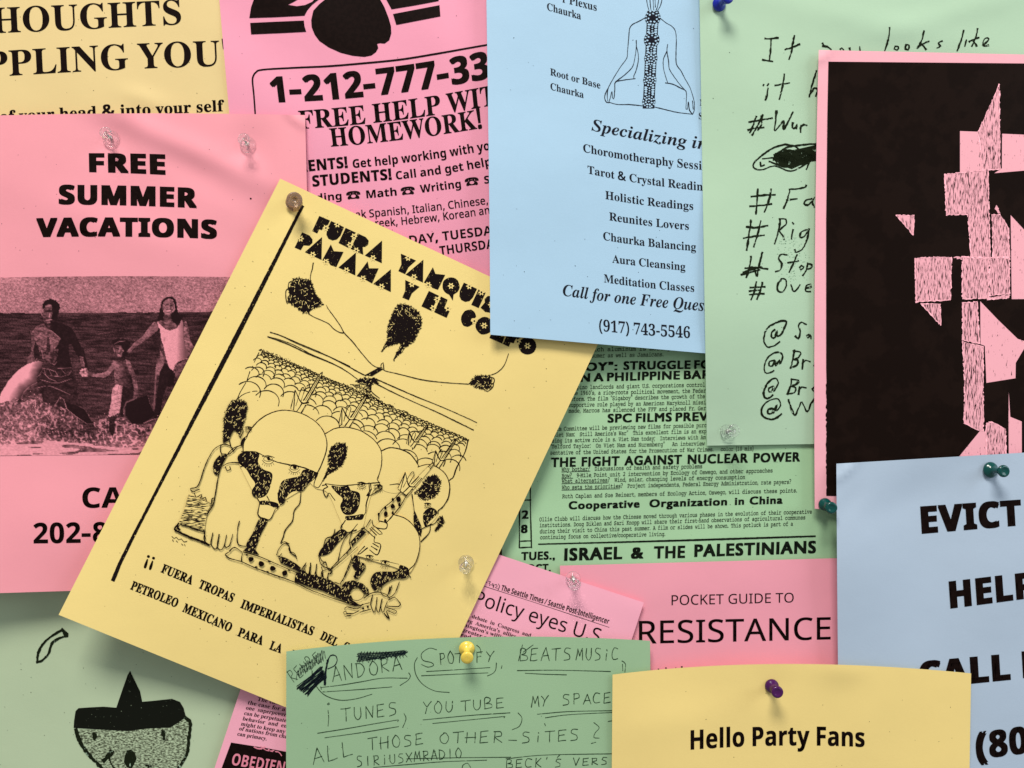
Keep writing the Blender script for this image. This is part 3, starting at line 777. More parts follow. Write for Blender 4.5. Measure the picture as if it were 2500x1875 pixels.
# ================================================================== sheet: FUERA YANQUIS (yellow, tilted)
Dd = Sheet("poster", "yellow tilted poster FUERA YANQUIS with an ink cartoon of helmeted soldiers", "poster",
           [(684, 436), (1476, 806), (986, 1844), (143, 1501)], (8.6, 7.4, 7.4, 9.6), YEL,
           lift=lambda u, v: 18.5 * v ** 2.4 * (1 - u) ** 1.8, nz=.35,
           bumps=[(719, 495, 60, 60, 0, -.6), (1138, 1374, 70, 70, 0, -.7), (1270, 850, 190, 380, 25, 5.0), (560, 900, 60, 500, 27, .5)], group=GF, seed=8)
YMAT = Dd.mat
INKS = ink_mat("worn_toner", (0.010, 0.006, 0.006), YEL, .04, scale=1000, soft=.03)
INKS2 = ink_mat("hatched_toner", (0.012, 0.007, 0.006), YEL, .36, scale=1300, soft=.05)
GLY = {'F': [(0, 0), (0, 1), (1, 1), (.98, .62), (.72, .55), (.72, .30), (.48, .28), (.48, 0)],
       'U': [(0, .45), (0, 1), (1, 1), (1, .45), (.88, .15), (.65, 0), (.35, 0), (.12, .15)],
       'E': [(0, 0), (0, 1), (.96, 1), (.9, .5), (.98, 0)],
       'R': [(0, 0), (0, 1), (.65, 1), (.92, .88), (1, .66), (.88, .46), (.72, .4), (1, 0), (.62, 0), (.4, .12), (.4, 0)],
       'A': [(0, 0), (.5, 1.05), (1, 0)],
       'Y': [(.28, 0), (.28, .42), (-.05, 1), (1.05, 1), (.78, .45), (.78, 0)],
       'N': [(0, 0), (.08, 1.08), (.42, .78), (1, .98), (.98, -.02), (.60, -.05), (.34, .08)],
       'M': [(0, 0), (.22, 1.08), (.48, .74), (.98, .98), (1, 0), (.6, .02), (.36, .05)],
       'I': [(0, 0), (0, 1), (1, 1), (1, 0)],
       'P': [(0, 0), (0, 1), (.6, 1), (.9, .88), (1, .68), (.88, .46), (.6, .36), (.5, .34), (.48, 0)],
       'L': [(0, 0), (0, 1), (.52, 1), (.55, .46), (.98, .42), (1, 0)]}
def disc(n=22, r=.5): return [(.5 + r * math.cos(a), .5 + r * math.sin(a)) for a in np.linspace(0, 6.283, n, endpoint=False)]
GLY['O'] = disc(); GLY['Q'] = disc(22)[:17] + [(.62, .0), (.95, -.22), (.84, .12)] + disc(22)[20:]
GLY['S'] = [(.95, .95), (.5, 1.02), (.12, .9), (0, .66), (.12, .45), (.0, .06), (.45, -.03), (.85, .08), (1, .36), (.88, .58)]
GLY['G'] = disc(22)[2:20] + [(.98, .38), (.72, .42), (.70, .56), (.9, .68)]
dl, df = Draw(), Draw()
dv_, up_ = np.array([.907, .421]), np.array([.421, -.907])
def flower(cx, cy, r):
    a = np.linspace(0, 6.283, 48, endpoint=False)
    rr = r * (.78 + .26 * np.cos(6 * a))
    df.fill(np.stack([cx + rr * np.cos(a), cy + rr * np.sin(a)], 1))
    return (cx, cy, r * .3)
eyes_ = []
def block(ch, o, u0, u1, H, fl=()):
    O = cv('f', [o])[0]
    w_ = (u1 - u0) / 3.456; h_ = H / 3.456
    def q(x, y): return O + dv_ * (u0 / 3.456 + x * w_) + up_ * (y * h_)
    P = np.array([q(x, y) for x, y in GLY[ch]])
    dl.fill(P + RNG.normal(0, .35, P.shape)); dl.put(Dd, "headline_letter", INKS, 0, cut=18)
    for x, y in fl:
        c = q(x, y); eyes_.append(flower(c[0], c[1], 7.8))
o1, o2 = (560, 497), (415, 637)
for a in (('F', 0, 100, 143, [(.95, .5)]), ('U', 108, 232, 143, [(.5, .98)]), ('E', 245, 345, 143, [(.95, .75), (.95, .2)]), ('R', 357, 476, 143, [(.42, .05)]), ('A', 490, 650, 168, [(.45, .05)]),
          ('Y', 766, 894, 143, [(.5, .95)]), ('A', 872, 1031, 168, [(.45, .05)]), ('N', 1040, 1175, 140, [(.3, 0)]), ('Q', 1184, 1332, 145, [(.5, .5)]), ('U', 1345, 1466, 143, [(.45, .95)]), ('I', 1480, 1548, 143, [(.5, .92)]), ('S', 1560, 1680, 143, [(.6, .5)])):
    block(a[0], o1, *a[1:4], fl=a[4])
for a in (('P', 0, 117, 143, [(.1, .62)]), ('A', 92, 247, 168, [(.45, .05)]), ('N', 254, 388, 140, [(.25, 0)]), ('A', 405, 561, 168, [(.45, .05)]), ('M', 572, 718, 140, [(.4, .03)]), ('A', 728, 892, 168, [(.45, .05)]),
          ('Y', 966, 1085, 143, [(.5, .95)]), ('E', 1178, 1278, 143, [(.95, .75), (.95, .2)]), ('L', 1292, 1410, 143, [(.8, .55)]), ('G', 1517, 1640, 150, [(.95, .5)]), ('O', 1655, 1797, 150, [(.5, .5)]),
          ('L', 1810, 1925, 143, [(.8, .55)]), ('F', 1935, 2045, 143, [(.95, .5)]), ('O', 2055, 2203, 148, [(.5, .5)])):
    block(a[0], o2, *a[1:4], fl=a[4])
df.put(Dd, "letter_flowers", YMAT, 1)
d = Draw()
for e in eyes_: d.dot(*e)
d.put(Dd, "flower_centres", INKS, 2)
d.ribbon([(738, 504), (600, 777), (455, 1058), (312, 1336), (276, 1416)], 9.5, jit=.03)
d.put(Dd, "margin_bar", INKS, 0)
for s_, c, a, b in (("\u00a1\u00a1", 'm', (975, 283), (1028, 300)), ("FUERA", 'm', (1083, 335), (1292, 422)), ("TROPAS", 'm', (1335, 440), (1566, 540)), ("IMPERIALISTAS", 'm', (1620, 575), (2106, 765)), ("DEL", 'n', (675, 690), (800, 750)), ("GOLFO", 'n', (845, 770), (1040, 850)),
                    ("PETROLEO", 'm', (877, 450), (1190, 575)), ("MEXICANO", 'm', (1228, 600), (1552, 740)), ("PARA", 'm', (1600, 765), (1768, 830)), ("LA", 'm', (1815, 855), (1895, 884)), ("DEFENSA", 'm', (1955, 915), (2240, 1030))):
    T(Dd, 'serif', s_, c, [a, b], 60 if c == 'm' else 66, off=.018, mat=INK, up=None)

# --- the cartoon
J = 'j'
cr = Draw()
rs = np.random.default_rng(5)
crowd = np.array([(600, 95), (760, 155), (1010, 275), (1230, 335), (1420, 455), (1800, 615), (1995, 705), (1900, 950), (1680, 900), (1400, 790), (1040, 660), (900, 560), (700, 470), (450, 430), (500, 300), (540, 200)], float)
def inpoly(p, P):
    r = False
    for k in range(len(P)):
        (xa, ya), (xb, yb) = P[k], P[(k + 1) % len(P)]
        if (ya > p[1]) != (yb > p[1]) and p[0] < (xb - xa) * (p[1] - ya) / (yb - ya) + xa: r = not r
    return r
dist, rad = 14.0, 10.0
tx, nx_ = np.array([.92, .39]), np.array([-.39, .92])
row = 0
while dist < 420:
    s_ = -40 + (row % 2) * rad
    while s_ < 1600:
        c0 = np.array([600, 90]) + tx * s_ + nx_ * dist
        c0 = c0 + rs.normal(0, rad * .12, 2)
        if inpoly(c0, crowd):
            a0, a1 = rs.uniform(185, 215), rs.uniform(320, 380)
            a = np.radians(np.linspace(a0, a1, 8)) + math.radians(18)
            cr.st(J, np.stack([c0[0] + rad * 1.25 * np.cos(a), c0[1] + rad * 1.1 * np.sin(a)], 1), 5.6, jit=.1)
        s_ += rad * 2.1
    dist += rad * 1.2; rad *= 1.24; row += 1
for x in (600, 760, 1010, 1230, 1420, 1800):
    pass
top = cv(J, [(605, 88), (760, 150), (900, 218), (1010, 268), (1150, 325), (1230, 332), (1320, 385), (1420, 450), (1600, 545), (1800, 610), (2000, 700)])
tp = smooth(top, 3.0)
for i in range(0, len(tp) - 2, 2):
    p = tp[i] + rs.normal(0, .9, 2); q = p + rs.normal(0, 2.2, 2) + (1, 2.5)
    cr.ribbon([p, (p + q) / 2 + rs.normal(0, 1, 2), q], 1.5, jit=.1)
    if i % 4 == 0: cr.ribbon([p + (0, 5), p + (1, 5) + rs.uniform(2, 6, 2)], 1.3)
cr.st(J, [(600, 90), (565, 155), (540, 215)], 5, dash=.1); cr.st(J, [(525, 240), (505, 305)], 5); cr.st(J, [(498, 315), (455, 390), (443, 425)], 5)
cr.st(J, [(443, 425), (480, 395), (540, 375), (600, 372)], 4, dash=.2)
cr.st(J, [(2000, 700), (1975, 790), (1925, 880), (1900, 950), (1872, 975)], 7)
cr.put(Dd, "crowd_of_helmets", INK, 0)["kind"] = "stuff"
fillp, ln, bk = Draw(), Draw(), Draw()
LV = [2]
def scrib(P, lv, hairy):
    """pen texture of a blackened shape: small gaps left between the scribbles, hairs round the rim of a plume"""
    g = Draw(); lo, hi = P.min(0), P.max(0)
    n = int((hi - lo).prod() / (55 if not hairy else 60))
    for _ in range(n):
        p = lo + (hi - lo) * RNG.random(2)
        if not inpoly(p, P): continue
        a = RNG.uniform(0, 3.14) if hairy else RNG.normal(1.9, .5); v = np.array([math.cos(a), math.sin(a)]) * RNG.uniform(1.2, 3.0)
        g.ribbon([p - v, p + RNG.normal(0, .6, 2), p + v], RNG.uniform(.7, 1.2), jit=.1)
    o = g.put(Dd, "scribble_gaps", YMAT, lv + 1)
    if o: o["kind"] = "stuff"
    if hairy:
        cen = P.mean(0)
        for a, b in zip(P, np.roll(P, -1, 0)):
            for q in range(int(np.linalg.norm(b - a) / 1.6)):
                p = a + (b - a) * RNG.random(); v = p - cen; v /= np.linalg.norm(v)
                g.ribbon([p - v, p + v * RNG.uniform(1, 3.4) + RNG.normal(0, 1.0, 2)], 1.1, jit=0, sm=False)
        o = g.put(Dd, "plume_hairs", INK, lv)
        if o: o["kind"] = "stuff"
def layer(outline, lines=(), blacks=(), w=6.4):
    """one figure: a paper-coloured body that hides what is drawn behind it, then its lines and blacks"""
    f = Draw()
    for P in outline: f.fl(J, P, sm=True)
    f.put(Dd, "figure_body", YMAT, LV[0], cut=30); LV[0] += 1
    for it in blacks:
        b_ = Draw()
        P, hairy = it if isinstance(it, tuple) else (it, 0)
        b_.fl(J, P, hairy=hairy, sm=not hairy)
        b_.put(Dd, "figure_shading", INKS, LV[0], cut=30)
        scrib(cv(J, P), LV[0], bool(hairy))
    LV[0] += 1
    l = Draw()
    for P in outline: pass
    for P in lines: l.st(J, P, w)
    l.put(Dd, "figure_outline", INK, LV[0]); LV[0] += 1
def eye(l, c, x, y, r):
    l.circ(c, x, y, r, 3.5, ry=r * .55); l.dot(*cv(c, [(x + r * .15, y - r * .1)])[0], r * .42 / CR[c][2], r * .42 / CR[c][2])
    l.st(c, [(x - r * 1.3, y + r * .3), (x - r * .6, y + r * 1.0), (x + r * .5, y + r * 1.1), (x + r * 1.4, y + r * .4)], 3)
    l.st(c, [(x - r * 1.3, y - r * .5), (x, y - r * .75), (x + r * 1.4, y - r * .3)], 4.5)
    for q in np.linspace(-1, 1, 6):
        l.st(c, [(x + q * r * 1.1, y + r * (1.3 - .3 * q * q)), (x + q * r * 1.35, y + r * (1.75 - .4 * q * q))], 2.5)
LVB = [1]
def bayonet(l, tip, base, sc=1.0):
    tip, base = np.array(tip, float), np.array(base, float)
    ax = base - tip; Ln = np.linalg.norm(ax); ax /= Ln; n = np.array([-ax[1], ax[0]])
    q = lambda a, b: tuple(tip + ax * a * Ln + n * b * sc)
    hf = Draw(); hf.fl(J, [q(.05, 10), q(.6, 16), q(.60, 98), q(.75, 96), q(1, 60), q(1, -20), q(.6, -18), q(.05, -9)]); hf.put(Dd, "figure_body", YMAT, LVB[0])
    l.st(J, [q(0, 0), q(.12, 9), q(.72, 14)], 7); l.st(J, [q(0, 0), q(.12, -7), q(.75, -12)], 7); l.st(J, [q(.1, 1), q(.7, 1)], 3.5)
    l.st(J, [q(.70, -22), q(.78, 20), q(.62, 98)], 7.5, sm=True)
    l.st(J, [q(.62, 98), q(1.0, 40)], 6); l.st(J, [q(.62, 98), q(1.0, 62)], 5)
    l.st(J, [q(.78, 12), q(1.0, 16)], 7); l.st(J, [q(.78, -14), q(1.0, -14)], 7); l.st(J, [q(.76, 26), q(.52, 44), q(.48, 60), q(.56, 66), q(.9, 40)], 4.5)
l = Draw()
for tb in (((1015, 245), (855, 520)), ((1315, 400), (1180, 618)), ((1725, 602), (1622, 752)), ((1915, 703), (1795, 885))):
    bayonet(l, *tb, sc=.75 if tb[0][0] > 1500 else 1); l.put(Dd, "bayonet", INK, 2)
# third, fourth and second helmets stand behind the first
layer([[(1415, 775), (1470, 755), (1540, 765), (1610, 800), (1660, 870), (1675, 930), (1665, 1000), (1600, 1040), (1480, 1060), (1400, 1000)]],
      [[(1415, 775), (1470, 755), (1540, 765), (1610, 800), (1660, 870), (1675, 930), (1672, 980)], [(1470, 1005), (1530, 1000), (1560, 1015)]])
layer([[(1672, 880), (1740, 868), (1800, 893), (1850, 940), (1874, 1010), (1865, 1090), (1830, 1150), (1798, 1180), (1780, 1230), (1700, 1300), (1650, 1250), (1620, 1100), (1640, 950)]],
      [[(1660, 885), (1700, 872), (1740, 868), (1800, 893), (1850, 940), (1874, 1010), (1865, 1090), (1830, 1150), (1795, 1182), (1795, 1200)], [(1620, 1070), (1635, 1180), (1640, 1290), (1680, 1350)],
       [(1745, 1270), (1735, 1330), (1680, 1390)], [(1690, 1300), (1720, 1285), (1750, 1272)], [(1750, 1275), (1775, 1265), (1800, 1230)]],
      [([(1720, 955), (1780, 940), (1815, 985), (1800, 1055), (1760, 1095), (1700, 1110), (1640, 1060), (1680, 1020)], 3.0), [(1700, 1190), (1750, 1158), (1790, 1185), (1780, 1215), (1740, 1250), (1712, 1290), (1695, 1250)],
       [(1635, 1180), (1660, 1230), (1687, 1300), (1675, 1345), (1640, 1300), (1630, 1240)], ([(1800, 1225), (1828, 1220), (1832, 1260), (1800, 1305), (1772, 1315), (1800, 1270)], 1.5)])
l = Draw(); eye(l, J, 1725, 1140, 17); l.put(Dd, "figure_eyes", INK, LV[0])
layer([[(1035, 660), (1100, 625), (1180, 617), (1270, 640), (1350, 690), (1400, 750), (1415, 800), (1412, 880), (1390, 960), (1400, 1000), (1350, 1060), (1310, 1200), (1280, 1300), (1180, 1330), (1130, 1230), (1050, 1060), (960, 1020), (900, 900)]],
      [[(1035, 660), (1100, 625), (1180, 617), (1270, 640), (1350, 690), (1400, 750), (1415, 800), (1412, 880), (1395, 940), (1385, 970), (1402, 992)], [(1035, 998), (1150, 1010), (1280, 1000), (1402, 990)],
       [(985, 925), (960, 990), (958, 1012), (985, 1025), (1005, 1000), (1040, 930)], [(1330, 990), (1332, 1060), (1312, 1130), (1308, 1190), (1290, 1215)], [(1170, 1245), (1140, 1300), (1200, 1325), (1252, 1270)],
       [(1015, 1010), (1040, 1005), (1050, 1020), (1020, 1040), (1040, 1090), (1060, 1060), (1085, 1090), (1100, 1110)], [(1400, 1000), (1420, 1022), (1370, 1060), (1330, 1080)], [(1340, 995), (1345, 1040)], [(870, 1055), (862, 1130), (825, 1180), (812, 1250), (765, 1310), (750, 1360), (732, 1400)]],
      [([(1110, 728), (1168, 728), (1182, 770), (1168, 830), (1138, 880), (1098, 908), (1050, 938), (1022, 978), (1040, 930), (1060, 880), (1055, 820), (1070, 760)], 3.0),
       [(1075, 1012), (1130, 1018), (1190, 1012), (1205, 1040), (1265, 1062), (1265, 1140), (1230, 1200), (1165, 1205), (1135, 1150), (1152, 1100), (1110, 1060)],
       [(1170, 1218), (1230, 1212), (1292, 1203), (1285, 1240), (1230, 1242), (1180, 1245)], [(1310, 1080), (1345, 1030), (1330, 1085)], [(1130, 1310), (1182, 1330), (1120, 1400), (1060, 1470), (990, 1482), (1020, 1420)]])
l = Draw(); eye(l, J, 1280, 1003, 22); eye(l, J, 1390, 1020, 22); l.put(Dd, "figure_eyes", INK, LV[0])
# first soldier
layer([[(480, 780), (490, 700), (540, 620), (620, 545), (720, 505), (820, 508), (920, 545), (1000, 610), (1040, 690), (1040, 770), (1010, 860), (985, 930), (900, 1020), (760, 1110), (700, 1180), (650, 1240), (585, 1215), (590, 1120), (540, 1040), (470, 900), (440, 820)]],
      [[(480, 780), (485, 720), (540, 620), (620, 545), (720, 505), (820, 508), (920, 545), (1000, 610), (1040, 690), (1042, 770), (1012, 860), (980, 928)], [(470, 782), (560, 782), (620, 810), (700, 848), (800, 872), (890, 890), (985, 928)],
       [(575, 1095), (590, 1120), (588, 1150), (583, 1212), (655, 1242), (697, 1170)], [(583, 1212), (600, 1225), (655, 1242)], [(640, 1080), (655, 1110)], [(715, 1060), (720, 1110), (735, 1140), (755, 1125)]],
      [[(443, 815), (480, 785), (560, 780), (590, 800), (580, 850), (615, 900), (675, 928), (668, 1000), (640, 1070), (592, 1095), (545, 1080), (540, 1040), (562, 1000), (530, 950), (500, 900), (452, 860)],
       [(885, 905), (940, 905), (985, 935), (955, 970), (920, 1000), (880, 1048), (820, 1050), (780, 1080), (752, 1130), (715, 1112), (720, 1040), (745, 980), (800, 960), (860, 945)],
       [(590, 1117), (640, 1112), (716, 1132), (712, 1168), (650, 1142), (595, 1140)], [(590, 1235), (645, 1245), (600, 1340), (552, 1450), (500, 1415), (545, 1330)]])
l = Draw(); eye(l, J, 648, 830, 30); eye(l, J, 825, 890, 28); eye(l, J, 515, 625, 18); l.put(Dd, "figure_eyes", INK, LV[0])
# left soldier's arm, plume, hands
layer([], [[(470, 735), (400, 770), (340, 860), (312, 950), (295, 1050), (277, 1140), (240, 1200), (222, 1250), (215, 1310), (225, 1370)], [(330, 735), (280, 770), (235, 850), (205, 930), (190, 980), (165, 1022), (125, 1030), (140, 1052), (185, 1035)],
           [(150, 1060), (165, 1090), (200, 1070), (190, 1112), (225, 1090), (235, 1140), (262, 1145), (270, 1100), (280, 1095)], [(330, 740), (350, 730), (395, 745), (410, 775), (380, 800), (335, 795), (325, 765), (330, 740)],
           [(395, 745), (385, 690)], [(410, 780), (440, 750), (480, 735)], [(345, 880), (370, 862), (420, 855), (470, 862), (480, 875), (460, 885)], [(360, 885), (372, 908), (395, 900), (390, 880)], [(460, 690), (480, 640), (465, 610)],
           [(225, 1310), (215, 1370), (245, 1415), (262, 1400), (275, 1330)], [(275, 1330), (262, 1400), (290, 1440), (305, 1420), (318, 1340)], [(318, 1340), (305, 1420), (330, 1445), (350, 1420), (368, 1345)], [(368, 1345), (355, 1420), (385, 1420), (410, 1340)],
           [(455, 1250), (443, 1300), (440, 1390), (460, 1415), (500, 1420)], [(705, 1480), (720, 1440), (760, 1400), (790, 1420), (800, 1460), (840, 1490)], [(740, 1470), (720, 1500), (760, 1500), (740, 1520), (790, 1520)],
           [(740, 1400), (760, 1390), (790, 1405)], [(990, 1480), (1000, 1530), (1030, 1560), (1060, 1570), (1080, 1590), (1060, 1610)], [(900, 1540), (880, 1580), (900, 1640), (925, 1600), (930, 1560)], [(930, 1560), (925, 1620), (950, 1640), (970, 1590)], [(970, 1590), (975, 1640), (1000, 1650), (1010, 1590), (1040, 1580)],
           [(1010, 1590), (1020, 1640), (1045, 1640), (1055, 1600)], [(1100, 1305), (1085, 1350), (1040, 1370), (1020, 1430)], [(1245, 1310), (1200, 1330), (1150, 1400), (1120, 1520)], [(1220, 1310), (1195, 1390), (1205, 1420), (1180, 1470)], [(1300, 1290), (1200, 1400)], [(1210, 1430), (1130, 1510), (1065, 1580)], [(1215, 1500), (1150, 1655)]],
      [([(400, 442), (450, 430), (498, 450), (506, 490), (490, 560), (468, 620), (455, 680), (440, 640), (410, 640), (385, 700), (347, 722), (350, 640), (354, 560), (375, 490)], 3.0), [(330, 800), (372, 800), (350, 850), (320, 905), (303, 942), (275, 912), (285, 850)], [(470, 700), (512, 672), (480, 725), (462, 740)]])
h_ = Draw(); h_.fl(J, [(112, 1070), (270, 1130), (240, 1180), (218, 1310), (130, 1290), (45, 1265), (80, 1180)]); h_.put(Dd, "hatched_strip", ink_mat("line_hatching", (0.012, 0.007, 0.006), YEL, .50, scale=900, stretch=(.35, 1, 2.2), soft=.05), LV[0])
l = Draw(); l.st(J, [(45, 1265), (18, 1305), (60, 1330), (120, 1358), (210, 1392), (250, 1412)], 13); l.st(J, [(60, 1272), (130, 1295), (215, 1325)], 9); l.st(J, [(40, 1270), (38, 1298), (55, 1308)], 12)
l.put(Dd, "ground_line", INK, LV[0] + 1)
# fifth soldier, front right, in frame n
LV[0] += 2
f = Draw(); f.fl(J, [(1500, 1205), (1570, 1230), (1620, 1270), (1660, 1330), (1672, 1400), (1660, 1480), (1630, 1560), (1590, 1600), (1500, 1560), (1300, 1500), (1250, 1470), (1300, 1380), (1400, 1260)], sm=True); f.put(Dd, "figure_body", YMAT, LV[0], cut=30)
b_ = Draw()
b_.put(Dd, "figure_shading", INKS, LV[0] + 1, cut=30)
b_.fl('n', [(940, 65), (975, 72), (978, 110), (1020, 130), (1015, 170), (985, 210), (960, 242), (930, 225), (945, 180), (920, 140), (922, 95)], sm=True)
b_.put(Dd, "figure_shading", INKS, LV[0] + 1, cut=30); hasattr(b_, "last") and scrib(b_.last, LV[0] + 1, False)
b_.fl('n', [(1275, 135), (1340, 160), (1345, 218), (1300, 240), (1250, 238), (1180, 270), (1112, 325), (1090, 330), (1060, 285), (1060, 240), (1092, 195), (1150, 185), (1240, 185), (1270, 165)], sm=True)
b_.put(Dd, "figure_shading", INKS, LV[0] + 1, cut=30); hasattr(b_, "last") and scrib(b_.last, LV[0] + 1, False)
b_.fl('n', [(500, 190), (640, 212), (760, 250), (830, 300), (880, 370), (960, 425), (990, 440), (940, 445), (860, 405), (700, 330), (600, 300), (495, 262)])
b_.put(Dd, "figure_shading", INKS, LV[0] + 1, cut=30); hasattr(b_, "last") and scrib(b_.last, LV[0] + 1, False)
b_.fl('n', [(835, 300), (870, 262), (930, 250), (1000, 275), (1045, 320), (1045, 360), (1012, 352), (965, 300), (925, 308), (905, 345), (930, 400), (880, 370)])
b_.put(Dd, "figure_shading", INKS, LV[0] + 1, cut=30); hasattr(b_, "last") and scrib(b_.last, LV[0] + 1, False)
b_.fl(J, [(1285, 1312), (1312, 1325), (1250, 1385), (1215, 1425), (1208, 1392)])
b_.put(Dd, "figure_shading", INKS, LV[0] + 1, cut=30); hasattr(b_, "last") and scrib(b_.last, LV[0] + 1, False)
b_.fl(J, [(505, 1428), (560, 1440), (590, 1480), (480, 1450)])
b_.put(Dd, "figure_shading", INKS, LV[0] + 1, cut=30); hasattr(b_, "last") and scrib(b_.last, LV[0] + 1, False)
b_.fl('m', [(1880, 225), (1930, 240), (2000, 280), (2080, 350), (2040, 345), (1960, 305), (1890, 270)])
b_.put(Dd, "figure_shading", INKS, LV[0] + 1, cut=30); hasattr(b_, "last") and scrib(b_.last, LV[0] + 1, False)
l = Draw()
l.st(J, [(1495, 1205), (1570, 1230), (1620, 1270), (1660, 1330), (1673, 1400), (1662, 1480), (1635, 1545), (1608, 1570), (1590, 1600), (1612, 1630)], 5.5)
eye(l, 'n', 1050, 78, 22); eye(l, 'n', 1165, 120, 26)
l.st('n', [(980, 75), (1060, 95), (1150, 105), (1270, 130)], 4, dash=.2)
l.st('n', [(910, 60), (925, 110)], 4); l.circ('n', 955, 355, 55, 5, ry=48)
l.st('n', [(830, 280), (900, 160), (940, 60)], 5); l.st('n', [(750, 180), (860, 90), (960, 0)], 5); l.st('n', [(790, 265), (835, 282)], 5)
for p in ([(1075, 360), (1060, 430), (1085, 492), (1098, 450), (1108, 380)], [(1108, 380), (1100, 450), (1118, 492), (1132, 450), (1145, 390)], [(1145, 390), (1135, 450), (1152, 492), (1168, 450), (1185, 410)], [(1010, 385), (1060, 350), (1120, 340), (1180, 360), (1200, 390)],
          [(1190, 400), (1240, 380), (1285, 432), (1270, 448), (1185, 445)], [(1170, 450), (1255, 482), (1245, 502), (1180, 480), (1200, 540), (1160, 500)], [(1220, 290), (1200, 340), (1180, 370)], [(1275, 262), (1240, 350), (1200, 380)], [(1150, 285), (1135, 340), (1180, 372), (1205, 300)],
          [(865, 470), (880, 450), (960, 465), (1000, 430)], [(880, 500), (930, 500), (970, 480)], [(870, 520), (910, 515)], [(980, 490), (1060, 468)], [(975, 440), (1050, 420)], [(575, 120), (565, 170), (595, 225), (605, 180), (610, 120)], [(610, 120), (605, 200), (640, 232), (650, 170), (655, 130)], [(655, 130), (650, 200), (685, 240), (700, 190), (690, 150)], [(700, 130), (720, 110), (740, 170), (772, 185), (760, 205), (740, 200)], [(700, 190), (705, 240), (735, 250), (740, 210)],
          [(365, 70), (430, 90), (395, 110), (470, 120), (520, 150)], [(450, 0), (450, 30), (490, 50), (505, 90)], [(675, 60), (690, 100), (720, 120)]):
    l.st('n', p, 6.8)
l.circ('n', 868, 495, 12, 4); l.dot(*cv('n', [(1002, 462)])[0], 3); l.dot(*cv('n', [(1038, 450)])[0], 3)
# dotted barrel lying along the ground
for p in ([(105, 38), (230, 75), (380, 140), (505, 195)], [(90, 110), (200, 160), (350, 215), (490, 265), (600, 320), (760, 380), (850, 410), (940, 440)], [(105, 38), (92, 70), (90, 110)], [(505, 195), (495, 230), (492, 262)], [(-30, 60), (0, 85), (90, 110)], [(0, 30), (40, 5), (95, 40)], [(-30, 55), (10, 30)], [(530, 225), (690, 290), (680, 308), (515, 242), (530, 225)], [(640, 280), (630, 295)], [(880, 405), (960, 440), (1000, 435)]):
    l.st('n', p, 7)
for x, y in ((162, 92), (240, 128), (325, 162), (415, 197)): l.dot(*cv('n', [(x, y)])[0], 7.2, 6.6)
for x, y in ((200, 152), (285, 188), (375, 225), (130, 60), (300, 110), (450, 175)): l.dot(*cv('n', [(x, y)])[0], 3.5, 2.2)
# slanted barrel, hand and clip
for p in ([(1545, 1052), (1480, 1120), (1420, 1170), (1395, 1215), (1395, 1245)], [(1582, 1078), (1540, 1150), (1500, 1200), (1450, 1258)], [(1545, 1052), (1582, 1078)], [(1350, 1245), (1360, 1280), (1400, 1300), (1445, 1300), (1450, 1265), (1400, 1250)],
          [(1345, 1290), (1400, 1340), (1420, 1335), (1380, 1295)], [(1335, 1300), (1380, 1345)], [(1300, 1300), (1370, 1365)], [(1278, 1300), (1300, 1300)], [(1370, 1350), (1365, 1390), (1408, 1410), (1385, 1478), (1335, 1445)], [(1355, 1400), (1395, 1425)], [(1345, 1420), (1385, 1445)], [(1300, 1420), (1250, 1475), (1270, 1470), (1320, 1430)], [(1340, 1240), (1310, 1290)]):
    l.st(J, p, 6.5)
for x, y in ((1528, 1102), (1490, 1150), (1443, 1202)): l.dot(*cv(J, [(x, y)])[0], 5.5, 6.5)
for x, y in ((1490, 1105), (1535, 1140), (1440, 1160), (1490, 1195), (1395, 1205), (1440, 1248)): l.dot(*cv(J, [(x, y)])[0], 3, 4.5)
LVB[0] = LV[0] + 1
bayonet(l, (1770, 855), (1570, 1070), sc=1.0)
l.put(Dd, "figure_outline", INK, LV[0] + 2)
# hands that pull the tightrope, horizon
b_ = Draw()
b_.put(Dd, "figure_shading", INKS, 2)
b_.fl('f', [(400, 905), (440, 897), (500, 905), (545, 915), (563, 960), (580, 1020), (620, 1075), (650, 1115), (610, 1135), (560, 1150), (528, 1188), (480, 1180), (440, 1145), (395, 1120), (355, 1085), (370, 1030), (365, 990), (385, 950)], hairy=1.2)
b_.put(Dd, "figure_shading", INKS, 2); scrib(b_.last, 2, len(b_.last) > 6)
b_.fl(J, [(2010, 320), (2050, 272), (2100, 268), (2150, 270), (2152, 345), (2110, 363), (2050, 345)], hairy=.8)
b_.put(Dd, "figure_shading", INKS, 2); scrib(b_.last, 2, len(b_.last) > 6)
b_.fl('f', [(1290, 1120), (1340, 1120), (1400, 1140), (1450, 1180), (1478, 1230), (1480, 1290), (1452, 1350), (1430, 1400), (1400, 1440), (1350, 1470), (1310, 1520), (1270, 1560), (1245, 1587), (1270, 1530), (1318, 1445), (1280, 1440), (1220, 1460), (1180, 1480), (1150, 1515), (1175, 1460), (1197, 1420), (1200, 1330), (1212, 1270), (1232, 1220), (1262, 1150)], hairy=3.6)
b_.put(Dd, "figure_shading", INKS, 2); scrib(b_.last, 2, len(b_.last) > 6)
b_.fl(J, [(1300, 265), (1395, 213), (1425, 225), (1350, 272)]); b_.fl(J, [(1245, 305), (1290, 285), (1372, 287), (1392, 320), (1352, 322), (1342, 345), (1290, 338)])
b_.put(Dd, "figure_shading", INKS, 2); scrib(b_.last, 2, len(b_.last) > 6)
b_.fl(J, [(1200, 325), (1290, 330), (1345, 345), (1350, 400), (1420, 445), (1330, 395), (1260, 350)]); b_.put(Dd, "hatched_shadow", INKS2, 2)
